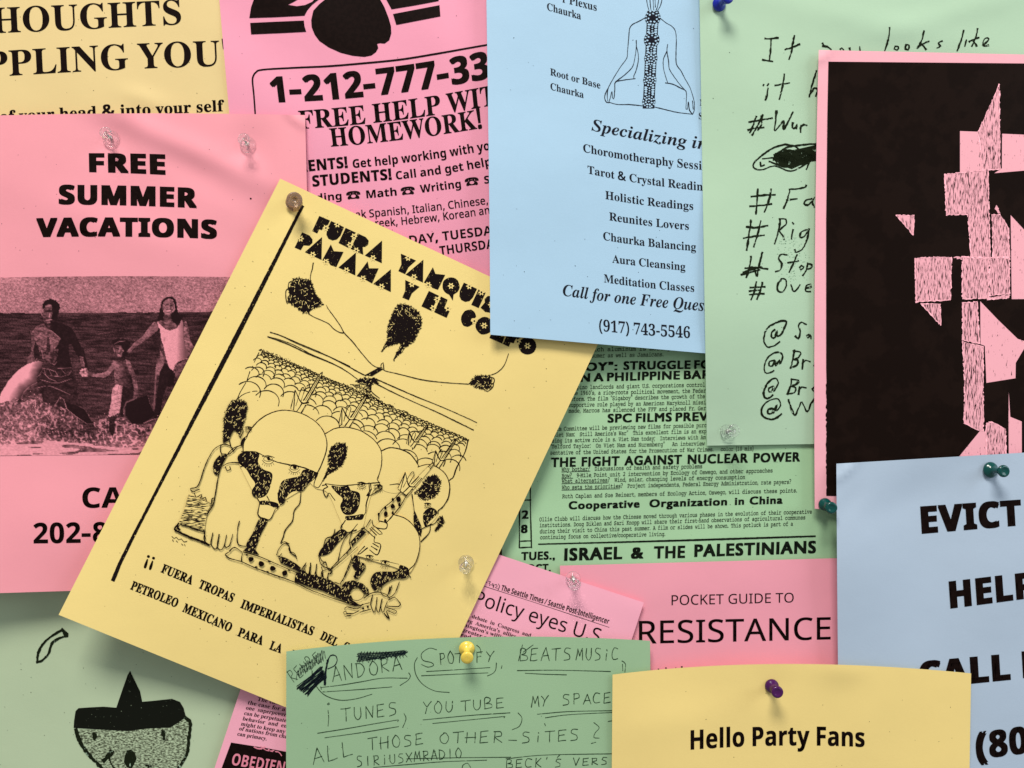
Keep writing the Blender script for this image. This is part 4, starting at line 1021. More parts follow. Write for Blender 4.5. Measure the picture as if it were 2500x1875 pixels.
for p in ([(205, 1350), (300, 1382), (430, 1445), (560, 1500), (700, 1555), (880, 1640)], [(187, 1388), (290, 1415), (420, 1465), (560, 1540), (700, 1600), (820, 1659)], [(570, 765), (560, 820), (545, 880), (553, 950), (590, 1050), (640, 1115)],
          [(385, 920), (365, 930), (358, 975), (372, 985)], [(362, 982), (340, 1000), (338, 1060), (350, 1110), (366, 1060), (375, 1000)], [(420, 910), (430, 892), (450, 900)], [(525, 1190), (570, 1220), (640, 1250), (700, 1280), (745, 1325), (800, 1355), (828, 1355)],
          [(680, 1122), (700, 1160), (745, 1220), (800, 1300), (830, 1355), (900, 1430), (980, 1530), (1050, 1610), (1100, 1645), (1150, 1650)]):
    d.st('f', p, 6.5); d.put(Dd, "drawn_line", INK, 3)
for p in ([(740, 0), (880, 60), (1000, 110), (1150, 185), (1270, 250), (1310, 268)], [(1380, 292), (1500, 345), (1650, 410), (1800, 470), (1950, 535), (2058, 585)], [(645, 5), (780, 55), (930, 125), (1090, 190), (1180, 240), (1250, 290)], [(1370, 318), (1480, 375), (1620, 440), (1800, 520), (2035, 635)], [(1410, 215), (1412, 190), (1425, 180), (1428, 200), (1430, 225)],
          [(1420, 222), (1440, 236), (1550, 262), (1700, 298), (1850, 315), (2000, 325)], [(2150, 280), (2172, 285), (2175, 310), (2155, 330)], [(2172, 310), (2165, 345), (2130, 375), (2120, 370)], [(1340, 345), (1350, 380), (1400, 420)]):
    d.st(J, p, 5.5); d.put(Dd, "drawn_line", INK, 3)
d.ribbon([(1241.6, 863.4), (1230.7, 892), (1214.5, 908.6), (1200, 914.8)], 1.8); d.put(Dd, "drawn_line", INK, 3)
for p in ([(1160, 95), (1175, 110), (1190, 100), (1205, 118), (1225, 112), (1240, 132), (1262, 128)], [(1165, 118), (1170, 130)], [(1190, 125), (1200, 135)], [(1225, 145), (1235, 155)], [(1244, 148), (1250, 160)]): d.st('m', p, 4)
d.put(Dd, "artist_signature", INK, 3)
specks(Dd, 300, (150, 440, 1470, 1830), INK, r=(.4, 1.2), seed=9)

# ================================================================== sheet: SPECIALIZING (blue)
C = Sheet("flyer", "light blue flyer with a seated spine drawing and a list headed Specializing in", "flyer",
          [(1181, -370), (2080, -295), (2118, 897), (1197, 817)], (9.0, 2.9, 2.6, 8.5), BLU, mids={'l': (1192, 300)},
          lift=lambda u, v: 10.5 * v ** 2.0 * (1 - u) ** 1.3, nz=.4, bumps=[(1240, 200, 70, 500, 0, .6)], group=GF, seed=10)
UC = (-.015, 1)
k = dict(up=UC, mat=INKB, off=.0)
T(C, 'serif', "r Plexus", 'c', [(668, 18), (957, 92)], 66, **{**k, 'off': -.006}); T(C, 'serif', "Chaurka", 'c', [(538, 84), (824, 164)], 62, **{**k, 'off': -.006})
T(C, 'serif', "Root or Base", 'c', [(565, 632), (988, 748)], 58, **{**k, 'off': -.006}); T(C, 'serif', "Chaurka", 'c', [(567, 755), (847, 827)], 58, **{**k, 'off': -.006})
T(C, 'serifi', "Specializing in", 'c', [(912, 1098), (1400, 1192), (1890, 1262)], (96, 100), **k)
T(C, 'serif', "Choromotheraphy Sessi", 'c', [(843, 1280), (1330, 1368), (1843, 1432)], (68, 72), **k)
T(C, 'serif', "Tarot & Crystal Reading", 'c', [(880, 1462), (1330, 1546), (1900, 1612)], (66, 70), **k)
for s_, a, m_, b, h in (("Holistic Readings", (1030, 295), (1400, 352), (1772, 388), 68), ("Reunites Lovers", (1063, 475), (1400, 523), (1735, 557), 68), ("Chaurka Balancing", (1012, 640), (1400, 697), (1795, 734), 68),
                        ("Aura Cleansing", (1088, 832), (1400, 870), (1705, 900), 66), ("Meditation Classes", (1018, 998), (1400, 1047), (1780, 1080), 68)):
    T(C, 'serif', s_, 'g', [a, m_, b], h, **k)
T(C, 'serifi', "Call for one Free Quest", 'g', [(672, 1110), (1280, 1188), (1905, 1243)], (94, 98), **k)
T(C, 'serif', "(917) 743-5546", 'g', [(978, 1408), (1360, 1444), (1745, 1470)], 94, **{**k, 'off': -.008})
T(C, 'serif', "M", 'c', [(1826, 888), (1880, 896)], 50, **k); T(C, 'serif', "S", 'c', [(1818, 1002), (1850, 1006)], 52, **k)
d = Draw()
for p in ([(1375, -20), (1385, 40), (1400, 95)], [(1405, -20), (1410, 50), (1418, 95)], [(1512, -20), (1495, 45), (1470, 90)], [(1482, -20), (1472, 45), (1458, 85)], [(1432, -20), (1436, 60), (1440, 90)], [(1448, -20), (1452, 60)],
          [(1365, 150), (1310, 180), (1260, 205), (1235, 240), (1226, 330), (1217, 430), (1210, 490), (1160, 560), (1110, 640), (1075, 700), (1055, 740), (1030, 790), (1024, 830), (1040, 862), (1062, 866)],
          [(1290, 340), (1291, 390), (1282, 470), (1260, 560), (1200, 625), (1115, 690)], [(1291, 390), (1305, 440), (1308, 510), (1290, 590), (1270, 640), (1270, 660)], [(1282, 662), (1180, 676), (1115, 693), (1110, 740), (1106, 800), (1100, 835), (1089, 822), (1085, 770), (1070, 830), (1058, 862)],
          [(1055, 740), (1045, 790), (1050, 850)], [(1062, 862), (1130, 880), (1240, 882), (1350, 893)], [(1490, 150), (1540, 190), (1590, 220), (1620, 260), (1629, 340), (1626, 440), (1630, 540), (1670, 600), (1700, 660), (1740, 730), (1765, 800), (1781, 870), (1780, 930), (1765, 965)],
          [(1555, 373), (1550, 430), (1564, 520), (1570, 580), (1620, 660), (1670, 725), (1712, 770)], [(1550, 430), (1520, 500), (1520, 570), (1540, 650), (1557, 700)], [(1535, 698), (1600, 710), (1660, 740), (1710, 770), (1713, 850), (1710, 920), (1722, 920), (1730, 858), (1740, 930), (1765, 962)], [(1765, 850), (1772, 920)], [(1445, 902), (1540, 925), (1640, 948), (1765, 963)]):
    d.st('c', p, 6)
d.put(C, "figure_outline", INKB, 0)
xc_ = lambda y: 1432 - (y - 100) * .047
bumps_ = ((150, 66), (335, 66), (492, 56), (675, 56), (858, 56))
def half(y):
    return max([49] + [r * math.sqrt(max(0, 1 - ((y - c) / (r * 1.02)) ** 2)) for c, r in bumps_])
ysp = list(range(92, 916, 6))
d.fl('c', [(xc_(y) - half(y), y) for y in ysp] + [(xc_(y) + half(y), y) for y in ysp[::-1]])
d.put(C, "spine_drawing", INKB, 0, cut=20, label="dark column of small drawn discs along the seated figure's spine")
pc = Draw()
rs = np.random.default_rng(11)
def cell(x, y, rx, ry, n=6):
    a0 = rs.uniform(0, 1); a = np.linspace(0, 6.283, n, endpoint=False) + a0
    q = 1 + rs.normal(0, .16, n)
    pc.fl('c', np.stack([x + rx * q * np.cos(a), y + ry * q * np.sin(a)], 1))
for y in range(104, 912, 21):
    near = [c for c, r in bumps_ if abs(y - c) < 50]
    if near: continue
    for sg in (-1, 1): cell(xc_(y) + sg * 30, y + rs.uniform(-2, 2), 13, 9)
    cell(xc_(y), y + 10, 8, 7, 4)
for c, r in bumps_:
    x0 = xc_(c)
    for k_ in range(13):
        a = 6.283 * k_ / 13 + rs.uniform(-.08, .08); cell(x0 + (r - 9) * math.cos(a), c + (r - 9) * math.sin(a), 9, 7, 5)
    for k_ in range(7):
        a = 6.283 * k_ / 7 + .3; cell(x0 + (r - 30) * math.cos(a), c + (r - 30) * math.sin(a), 10, 8, 5)
    if r < 60: cell(x0, c, 9, 8)
pc.put(C, "spine_cells", C.mat, 1)["kind"] = "stuff"
specks(C, 40, (1190, 0, 1720, 850), INKB, r=(.4, 1.2), seed=12)

# ================================================================== sheet: handwritten (green, top right)
H = Sheet("handwritten_note", "pale green note written in thick black pen starting It now looks like, upper right", "note",
          [(1706, -106), (2630, -120), (2650, 1074), (1726, 1088)], (8.8, 7.4, 4.2, 2.8), GRN,
          bumps=[(1735, 780, 190, 260, 0, 6.0), (1775, 1053, 60, 60, 0, -.5), (1754, 12, 60, 60, 0, -.8), (2150, 60, 260, 40, 12, .9), (1900, 300, 200, 60, 60, .6), (2300, 40, 200, 30, -15, .7)], nz=.45, group=GF, seed=13)
d = Draw()
W = 13
for p in ([(270, 290), (320, 288), (370, 283)], [(318, 290), (310, 380), (302, 460)], [(250, 448), (290, 455), (325, 460)], [(490, 265), (475, 340), (465, 400), (450, 445)], [(420, 370), (470, 355), (530, 330)],
          [(700, 325), (715, 345)], [(700, 345), (735, 350), (765, 370)], [(835, 370), (845, 358), (860, 372)], [(905, 358), (908, 378)], [(978, 350), (983, 378)], [(1205, 205), (1195, 290), (1168, 378)], [(1245, 345), (1240, 368), (1262, 375), (1270, 350), (1245, 345)],
          [(1325, 335), (1322, 365), (1345, 372), (1350, 340), (1325, 335)], [(1462, 230), (1445, 300), (1412, 362)], [(1420, 345), (1500, 308)], [(1440, 325), (1460, 345), (1475, 370)], [(1598, 308), (1570, 322), (1585, 345), (1560, 358)],
          [(1760, 225), (1745, 290), (1712, 380)], [(1780, 300), (1770, 345)], [(1865, 215), (1850, 280), (1822, 348)], [(1800, 312), (1875, 280)], [(1835, 310), (1860, 345)], [(1905, 340), (1935, 312), (1950, 290), (1925, 285), (1905, 320), (1915, 345), (1945, 340)],
          [(262, 635), (258, 642)], [(295, 628), (290, 640)], [(292, 660), (285, 710), (272, 752)], [(415, 555), (400, 650), (378, 745)], [(345, 640), (400, 630), (455, 622)], [(655, 530), (625, 630), (600, 725)], [(610, 700), (640, 660), (665, 672), (650, 720)],
          [(255, 860), (215, 940), (172, 1015)], [(205, 870), (180, 940), (155, 995)], [(150, 915), (240, 900), (325, 885)], [(140, 975), (200, 960), (260, 955)], [(240, 870), (245, 930), (215, 975)], [(355, 830), (350, 900), (342, 980), (385, 935), (410, 905), (408, 970), (450, 900), (480, 838)],
          [(480, 920), (475, 955), (500, 958), (510, 930), (508, 965)], [(540, 940), (535, 990)], [(530, 960), (560, 935), (585, 940)],
          [(215, 1420), (210, 1500), (203, 1605)], [(315, 1420), (300, 1500), (265, 1590)], [(165, 1475), (250, 1465), (345, 1460)], [(155, 1548), (240, 1540), (320, 1530)], [(455, 1425), (440, 1490), (410, 1562)], [(450, 1420), (520, 1415), (575, 1400), (580, 1388)], [(430, 1500), (510, 1490)],
          [(625, 1490), (580, 1500), (562, 1525), (590, 1540), (620, 1510)], [(640, 1480), (625, 1520), (638, 1555)]):
    d.st('d', p, W, jit=.16)
d.fl('d', [(335, 1195), (420, 1135), (540, 1112), (690, 1078), (700, 1185), (560, 1228), (470, 1268), (360, 1228)])
for k_ in range(30):                                       # the scratched-out word
    t_ = rs.uniform(0, 1, 4); x0 = 330 + 40 * rs.random()
    d.st('d', [(x0, 1150 + 60 * t_[0]), (430 + 40 * t_[1], 1120 + 110 * t_[1]), (540, 1130 + 110 * t_[2]), (672, 1085 + 120 * t_[3])], 11)
for p in ([(420, 1082), (330, 1110), (240, 1170), (185, 1225), (190, 1262), (250, 1272), (340, 1245), (460, 1282), (560, 1240), (670, 1170)], [(420, 1082), (500, 1100), (540, 1150), (480, 1200), (380, 1170), (420, 1110), (560, 1085), (670, 1078)], [(250, 1190), (360, 1180), (470, 1160)], [(235, 1215), (240, 1245), (265, 1235)], [(300, 1210), (420, 1250), (520, 1220)], [(580, 1270), (600, 1220)]):
    d.st('d', p, 12)
for p in ([(165, 300), (150, 410), (132, 525)], [(238, 305), (215, 400), (185, 500)], [(130, 350), (200, 355), (290, 340)], [(110, 435), (190, 420), (265, 412)], [(385, 290), (372, 380), (342, 475)], [(375, 290), (425, 292), (425, 330), (370, 375)], [(370, 375), (400, 410), (412, 442)], [(475, 315), (485, 328)], [(480, 370), (468, 440)],
          [(590, 370), (545, 385), (530, 425), (560, 425), (590, 385)], [(602, 365), (585, 440), (550, 515), (500, 540), (492, 520)], [(165, 570), (155, 640), (130, 730)], [(250, 540), (225, 640), (210, 720)], [(120, 660), (200, 655), (290, 665)], [(90, 708), (160, 690), (230, 672)], [(105, 690), (240, 650)], [(190, 660), (205, 715)],
          [(435, 558), (390, 555), (372, 590), (395, 625), (385, 670), (348, 685)], [(510, 560), (485, 620), (450, 690)], [(440, 620), (520, 605)], [(545, 640), (528, 655), (540, 672), (562, 650), (545, 640)], [(590, 620), (580, 670), (555, 715)], [(590, 625), (622, 632), (610, 660), (582, 665)],
          [(205, 762), (190, 830), (165, 895)], [(250, 765), (235, 830), (210, 890)], [(160, 805), (270, 798)], [(152, 858), (265, 850)], [(150, 832), (240, 822)], [(395, 738), (365, 780), (368, 830), (400, 838), (430, 790), (425, 745), (395, 738)], [(465, 785), (488, 835), (535, 785)], [(575, 810), (615, 800), (610, 780), (580, 790), (575, 830), (610, 835)],
          # at-signs
          [(345, 1120), (320, 1140), (320, 1180), (345, 1178), (358, 1130), (365, 1170), (395, 1150), (420, 1095), (430, 1060), (390, 1055), (310, 1090), (270, 1140), (262, 1210), (290, 1250), (340, 1240), (380, 1212)], [(580, 1082), (545, 1065), (520, 1090), (535, 1130), (520, 1185), (495, 1168)], [(600, 1155), (585, 1165), (590, 1182), (612, 1160), (615, 1188)],
          [(340, 1350), (305, 1360), (300, 1390), (325, 1392), (345, 1350), (350, 1390), (378, 1350), (382, 1380), (400, 1340), (395, 1300), (350, 1290), (290, 1330), (265, 1390), (270, 1440), (300, 1445), (335, 1430)], [(490, 1275), (480, 1340), (460, 1410)], [(478, 1280), (535, 1290), (520, 1330), (485, 1342), (515, 1350), (510, 1385), (460, 1408)], [(555, 1345), (550, 1415)], [(550, 1375), (575, 1350), (608, 1360)], [(645, 1380), (636, 1390)],
          [(330, 1545), (300, 1560), (300, 1590), (320, 1585), (335, 1545), (335, 1585), (355, 1550), (370, 1520), (350, 1485), (300, 1510), (262, 1580), (270, 1630), (300, 1632), (330, 1610)], [(470, 1490), (462, 1540), (438, 1605)], [(465, 1492), (520, 1500), (505, 1530), (470, 1545), (500, 1555), (490, 1590), (440, 1605)], [(528, 1550), (522, 1608)], [(522, 1580), (545, 1552), (578, 1558)], [(640, 1550), (622, 1565), (640, 1585)]):
    d.st('h', p, W, jit=.16)
for p in ([(325, 235), (295, 245), (292, 272), (320, 275), (335, 232), (330, 275), (360, 210), (352, 255), (385, 215), (370, 168), (320, 170), (260, 210), (242, 260), (260, 300), (330, 318), (395, 278)], [(445, 170), (465, 230), (495, 290), (520, 240), (545, 188), (585, 262), (615, 200), (640, 165)]):
    d.st('l', p, W, jit=.16)
d.put(H, "handwriting", MARK, 0, label="thick black pen handwriting with hashtags and at-signs")
specks(H, 20, (1740, 100, 2000, 1050), MARK, r=(.4, 1.2), seed=14)
sm_ = Draw()
rs = np.random.default_rng(15)
for k_ in range(160):
    x, y = rs.normal(470, 60), rs.uniform(400, 760)
    sm_.dot(*cv('h', [(x, y)])[0], rs.uniform(.5, 2.0), rs.uniform(.4, 1.0), n=5)
sm_.put(H, "ink_smudge", ink_mat("grey_smudge", (0.22, 0.36, 0.24), GRN, .4, scale=300), 0)

# ================================================================== sheet: black print (pink, right)
I_ = Sheet("poster", "pink poster with a large black print of angular cut pink shapes, right edge", "poster",
           [(1999, 122), (2915, 142), (2890, 1295), (1989, 1242)], (10.6, 10, 7, 6.2), PNK5, mids={'l': (1989.5, 640)},
           bumps=[(2011, 138, 28, 7, -45, 1.4), (1996, 190, 16, 60, 0, .7)], nz=.25, group=GF, seed=16)
BLK = ink_mat("solid_black_print", (0.0085, 0.0042, 0.0030), rough=.5, scale=60)
d = Draw()
P = [(2022.5, 150.4), (2850, 158), (2836, 1236), (2600, 1226), (2300, 1216), (2017.6, 1210.5)] + [(2017.3 + RNG.normal(0, .8), y) for y in range(1205, 930, -5)] + [(2017, 900), (2017, 540), (2020, 280)]
d.fill(P); d.put(I_, "black_background", BLK, 0, cut=14)
SPK = ink_mat("scuffed_pink_print", (0.025, 0.008, 0.009), PNK5, .62, scale=800, stretch=(2.6, 1, .30), soft=.05, detail=6)
SPL = ink_mat("flecked_pink_print", (0.025, 0.008, 0.009), PNK5, .88, scale=600, stretch=(2.0, 1, .45), soft=.03, detail=6)
EDG = ink_mat("pink_edge", PNK5, rough=.6)
def shp(c, polys, mat, lv, nm):
    for P in polys:
        q = Draw(); q.fl(c, P); q.put(I_, nm, mat, lv, cut=22)
        if mat is SPK:
            PP = cv(c, P); PP = np.vstack([PP, PP[:1]])
            for a, b in zip(PP[:-1], PP[1:]): q.ribbon([a, b], 2.2, jit=.45, dash=.18, step=5)
            q.put(I_, "shape_edge", EDG, 3)
shp('d', [[(1732, 983), (1870, 988), (1905, 1120), (1905, 1277), (1732, 1294)], [(2048, 1003), (2215, 1010), (2400, 1015), (2400, 1285), (2230, 1278), (2090, 1290), (1990, 1299), (2046, 1262)]], SPL, 1, "pale_cut_shape")
shp('d', [[(2028, 632), (2032, 1268), (1905, 1278), (1868, 985), (1940, 830)]], SPK, 2, "scuffed_cut_shape")
shp('h', [[(1618, -45), (1942, -77), (1950, 250), (1958, 582), (1815, 576), (1790, 258), (1628, 260)], [(1252, 262), (1390, 262), (1382, 410)], [(1972, 258), (2035, 258), (2095, 360), (2105, 572), (1980, 578)],
          [(1395, 585), (1530, 576), (1668, 578), (1662, 898), (1400, 912)], [(1688, 580), (1745, 574), (1800, 576), (1870, 590), (1948, 588), (1948, 885), (1750, 892), (1748, 592)], [(1956, 582), (2105, 582), (2104, 850), (1956, 865)],
          [(1440, 925), (1585, 930), (1588, 1088)], [(1750, 920), (1862, 912), (1878, 1225), (1752, 1200)], [(1752, 1212), (1905, 1247), (1908, 1880), (1888, 1884), (1762, 1822), (1765, 1500)], [(2005, 190), (2035, 248), (2018, 250), (1998, 215)], [(1940, 880), (2104, 862), (2100, 884), (1935, 895)]], SPK, 1, "scuffed_cut_shape")
shp('h', [[(2112, 262), (2212, 370), (2330, 480), (2330, 890), (2120, 892)], [(1884, 908), (2020, 1050), (2165, 1190), (2212, 1205), (2330, 1230), (2212, 1265), (2150, 1370), (2148, 1485), (1930, 1520), (1918, 1242), (1886, 1230)]], SPL, 1, "pale_cut_shape")
shp('l', [[(1730, 592), (1885, 402), (1925, 412), (1935, 430), (1935, 660), (1690, 680)], [(2098, 115), (2109, 300), (2195, 335), (2196, 620), (2098, 620), (2096, 300)]], SPL, 1, "pale_cut_shape")
shp('l', [[(1928, 345), (1970, 340), (2075, 390), (2078, 620), (1935, 640), (1928, 430)]], SPK, 2, "scuffed_cut_shape")

# ================================================================== sheet: EVICTED (blue, right)
N = Sheet("flyer", "grey-blue flyer in bold capitals EVICT, HELP and CALL in the lower right corner", "flyer",
          [(2042, 1132), (2960, 1078), (2995, 2290), (2056, 2320)], (9.9, 11, 8, 8), BLU2, mids={'l': (2047, 1726)},
          bumps=[(2045, 1370, 150, 190, 0, 4.2), (2416, 1146, 60, 60, 0, -.8), (2250, 1200, 220, 50, -25, -.8), (2064, 1152, 44, 9, -42, 1.5), (2080, 1220, 60, 25, -50, -.6), (2250, 1420, 150, 260, 12, -1.6), (2420, 1350, 140, 300, 15, 1.0)], nz=.5, group=GF, seed=17)
T(N, 'bold', "EVICT", 'l', [(1445, 1172), (1820, 1140), (2198, 1108)], (200, 188), off=.026, up=(-.06, 1))
T(N, 'bold', "HELP", 'p', [(1660, 458), (2295, 375)], (198, 190), off=.026, up=(-.07, 1))
T(N, 'bold', "CALL", 'p', [(1432, 1060), (2114, 992)], (198, 192), off=.026, up=(-.06, 1)); T(N, 'bold', "N", 'p', [(2205, 980), (2350, 965)], 195, off=.026, up=(-.06, 1))
T(N, 'bold', "(80", 'p', [(1855, 1592), (2245, 1542)], (195, 200), off=.018, up=(-.06, 1))

# ================================================================== sheet: handwritten (green, bottom centre)
Jn = Sheet("handwritten_note", "mid green note in thin pen capitals listing music sites, bottom centre", "note",
           [(699, 1590.5), (1587, 1564.5), (1600, 2700), (697, 2740)], (12.4, 7.0, 6, 7), GRN3, mids={'t': (1135, 1556)},
           bumps=[(1139, 1584, 60, 60, 0, -.8), (1560, 1660, 80, 80, 0, .5), (705, 1600, 40, 40, 0, .8)], nz=.3, group=GF, seed=18)
HW = {'A': [[(0, 0), (.5, 1), (.9, 0)], [(.15, .35), (.8, .4)]], 'B': [[(.1, 0), (.15, 1), (.7, .9), (.6, .6), (.2, .5), (.8, .4), (.85, .1), (.1, 0)]], 'C': [[(.8, .9), (.3, 1), (0, .5), (.2, .05), (.8, .08)]],
      'D': [[(.1, 1), (.12, 0)], [(0, 1), (.6, .9), (.85, .5), (.5, .08), (.05, 0)]], 'E': [[(.8, 1), (.1, .95), (.1, .5), (.05, 0), (.8, .05)], [(.1, .5), (.65, .55)]], 'F': [[(.1, 0), (.15, 1)], [(.15, .9), (.8, .95)], [(.15, .5), (.6, .55)]],
      'H': [[(.05, 0), (.1, 1)], [(.8, 0), (.85, 1)], [(-.1, .5), (.9, .55)]], 'I': [[(.4, 0), (.45, 1)]], 'i': [[(.4, 0), (.45, .6)], [(.45, .9), (.5, .8)]], 'K': [[(.1, 0), (.15, 1)], [(.75, 1), (.15, .45), (.8, 0)]], 'L': [[(.15, 1), (.05, 0), (.8, .08)]],
      'M': [[(0, 0), (.2, 1), (.45, .35), (.8, 1), (.9, 0)]], 'N': [[(.05, 0), (.1, 1), (.75, .05), (.85, 1)]], 'O': [[(.45, 1), (.05, .6), (.15, .1), (.6, 0), (.85, .5), (.55, .95), (.35, 1)]], 'P': [[(.15, 0), (.2, 1)], [(.1, .95), (.7, .95), (.75, .6), (.2, .45)]],
      'R': [[(.1, 0), (.15, 1)], [(.05, .95), (.7, .95), (.7, .6), (.2, .45), (.85, 0)]], 'S': [[(.8, .95), (.3, 1), (.15, .7), (.7, .45), (.7, .1), (.1, 0)]], 'T': [[(-.05, .95), (.95, 1)], [(.45, .97), (.42, 0)]], 'U': [[(.1, .95), (.1, .3), (.4, 0), (.75, .25), (.8, .95)]],
      'V': [[(0, 1), (.35, 0), (.8, 1)]], 'X': [[(0, 0), (.85, 1)], [(.05, 1), (.8, 0)]], 'Y': [[(0, 1), (.4, .5)], [(.85, 1), (.4, .5), (.2, 0)]], "'": [[(.3, 1.1), (.2, .85)]], ',': [[(.3, .05), (.1, -.25)]], ' ': []}
def hw(dr, s, c, a, b, h, w=5.4, lean=.05):
    a, b = np.array(a, float), np.array(b, float)
    n = len(s); st = (b - a) / n
    nrm = np.array([st[1], -st[0]]) / np.linalg.norm(st)
    for q, ch in enumerate(s):
        o = a + st * q + RNG.normal(0, h * .02, 2); sc = RNG.uniform(.9, 1.06)
        for P in HW[ch]:
            pts = [o + st * (x * .82) + nrm * y * h * sc + st * (y * lean) + RNG.normal(0, h * .012, 2) for x, y in P]
            straight = len(P) < 4 or ch in 'AMNVXYE'
            if straight:
                for z in range(len(pts) - 1): dr.st(c, [pts[z], (pts[z] + pts[z + 1]) / 2 + RNG.normal(0, h * .012, 2), pts[z + 1]], w, jit=.08)
            else: dr.st(c, pts, w, jit=.08)
d = Draw()
hw(d, "ANDORA", 'n', (775, 1014), (1320, 915), 112); hw(d, "PO", 'n', (1580, 885), (1700, 868), 90); hw(d, "FY", 'n', (1850, 868), (2010, 855), 78)
hw(d, "TUNES", 'n', (845, 1308), (1280, 1258), 98); hw(d, "YOU", 'n', (1455, 1250), (1700, 1238), 92); hw(d, "TUBE", 'n', (1740, 1232), (2085, 1205), 82)
hw(d, "ALL", 'n', (630, 1632), (960, 1558), 110); hw(d, "THOSE", 'n', (1050, 1525), (1480, 1478), 88); hw(d, "OTHER", 'n', (1575, 1475), (2075, 1468), 85); hw(d, "SIRiUSXMRADIO", 'n', (955, 1650), (1760, 1578), 76)
hw(d, "BEATS", 'o', (515, 855), (925, 852), 95); hw(d, "MUSiC", 'o', (945, 850), (1275, 848), 88); hw(d, "MY SPACE", 'o', (605, 1202), (1225, 1165), 78); hw(d, "SiTES", 'o', (530, 1470), (985, 1452), 80)
hw(d, "BECK'S", 'o', (415, 1658), (850, 1650), 64); hw(d, "VERSiON", 'o', (920, 1642), (1400, 1625), 54)
hw(d, "REUBE", 'n', (482, 1018), (705, 848), 92, w=4)
for p in ([(1555, 772), (1500, 760), (1442, 800), (1452, 850), (1515, 868), (1532, 888), (1490, 902), (1440, 882)], [(1690, 802), (1762, 797)], [(1730, 800), (1725, 870)], [(1345, 945), (1358, 968), (1340, 1000), (1280, 1040)], [(685, 1055), (850, 1035), (1000, 1010), (1150, 985), (1335, 985)], [(700, 1088), (950, 1072), (1220, 1050)], [(685, 1050), (690, 1070)],
          [(620, 930), (625, 990), (670, 1070), (730, 1120), (830, 1150), (950, 1140), (1070, 1105)], [(1410, 830), (1388, 880), (1400, 960), (1450, 1030), (1540, 1080), (1650, 1092)], [(1478, 935), (1700, 922), (1955, 905)], [(1440, 967), (1700, 955), (1940, 945)], [(2003, 870), (1998, 920), (1975, 950), (1935, 968)], [(2045, 890), (2040, 912)], [(1855, 738), (1880, 760), (1888, 800)],
          [(740, 1225), (745, 1285), (740, 1345)], [(735, 1180), (748, 1168), (752, 1180), (738, 1185)], [(1310, 1250), (1325, 1290), (1300, 1355)], [(662, 1398), (900, 1360), (1100, 1325), (1270, 1298), (1262, 1312)], [(715, 1432), (1000, 1392), (1270, 1348)], [(1452, 1298), (1800, 1265), (2105, 1245)], [(1525, 1325), (1800, 1298), (2068, 1272), (2060, 1282)],
          [(2165, 1245), (2195, 1285), (2175, 1345), (2120, 1372)], [(2095, 1450), (2155, 1452)], [(1080, 1655), (1350, 1632), (1600, 1612), (1930, 1600)], [(1330, 1590), (1700, 1582), (2110, 1578)], [(1745, 1662), (1750, 1640), (1785, 1622), (1810, 1655)]):
    d.st('n', p, 4.8, jit=.08)
for p in ([(1285, 855), (1312, 878), (1308, 940)], [(1290, 880), (1292, 930)], [(500, 928), (800, 925), (1200, 935)], [(560, 948), (700, 955), (870, 960)], [(650, 1255), (900, 1235), (1260, 1228)], [(710, 1282), (900, 1258), (1260, 1240)], [(1075, 1318), (1115, 1355), (1085, 1395), (1075, 1430), (1118, 1435)], [(1055, 1475), (1090, 1465)],
          [(705, 1325), (712, 1342)], [(415, 1590), (700, 1562), (1215, 1552)], [(820, 1560), (800, 1580)], [(1180, 1310), (1240, 1300)], [(435, 1450), (495, 1452)], [(510, 855), (540, 735)], [(545, 790), (620, 735)]):
    d.st('o', p, 4.8, jit=.08)
d.put(Jn, "handwriting", PEN, 0, label="thin pen capitals with double underlines")
d.st('n', [(716, 1035), (720, 950), (738, 852)], 16); d.st('n', [(738, 852), (760, 815), (795, 815), (808, 850), (790, 890), (740, 915)], 8)
for q in range(34):
    t_ = q / 34; a = np.array([505, 1055]) * (1 - t_) + np.array([590, 1110]) * t_ + RNG.normal(0, 7, 2); b = np.array([690, 905]) * (1 - t_) + np.array([712, 985]) * t_ + RNG.normal(0, 9, 2)
    d.st('n', [a, (a + b) / 2 + RNG.normal(0, 4, 2), b], 5.5)
for q in range(14):
    x = 500 + q * 15; y = 990 - q * 11
    d.st('n', [(x, y + RNG.uniform(-14, 14)), (x + 14, y - 75 + RNG.uniform(-12, 12)), (x + 26, y - 10 + RNG.uniform(-12, 12))], 3.6)
for q in range(16):
    x = 962 + q * 23; d.st('n', [(x, 795 + RNG.uniform(-6, 6)), (x + RNG.uniform(10, 45), 870 - q * 3 + RNG.uniform(-8, 8))], 4); d.st('n', [(x + 30, 785), (x - 5, 865 - q * 3)], 4)
for q in range(9):
    d.st('n', [(950 + RNG.uniform(0, 30), 862 - q * 8), (1150, 830 - q * 5 + RNG.uniform(-6, 6)), (1340 - RNG.uniform(0, 30), 808 - q * 4)], 4)
d.put(Jn, "scribbled_out_words", ink_mat("blue_black_pen", (0.006, 0.010, 0.014), rough=.4), 1)
specks(Jn, 18, (700, 1600, 1500, 1875), PEN, r=(.4, 1.0), seed=19)

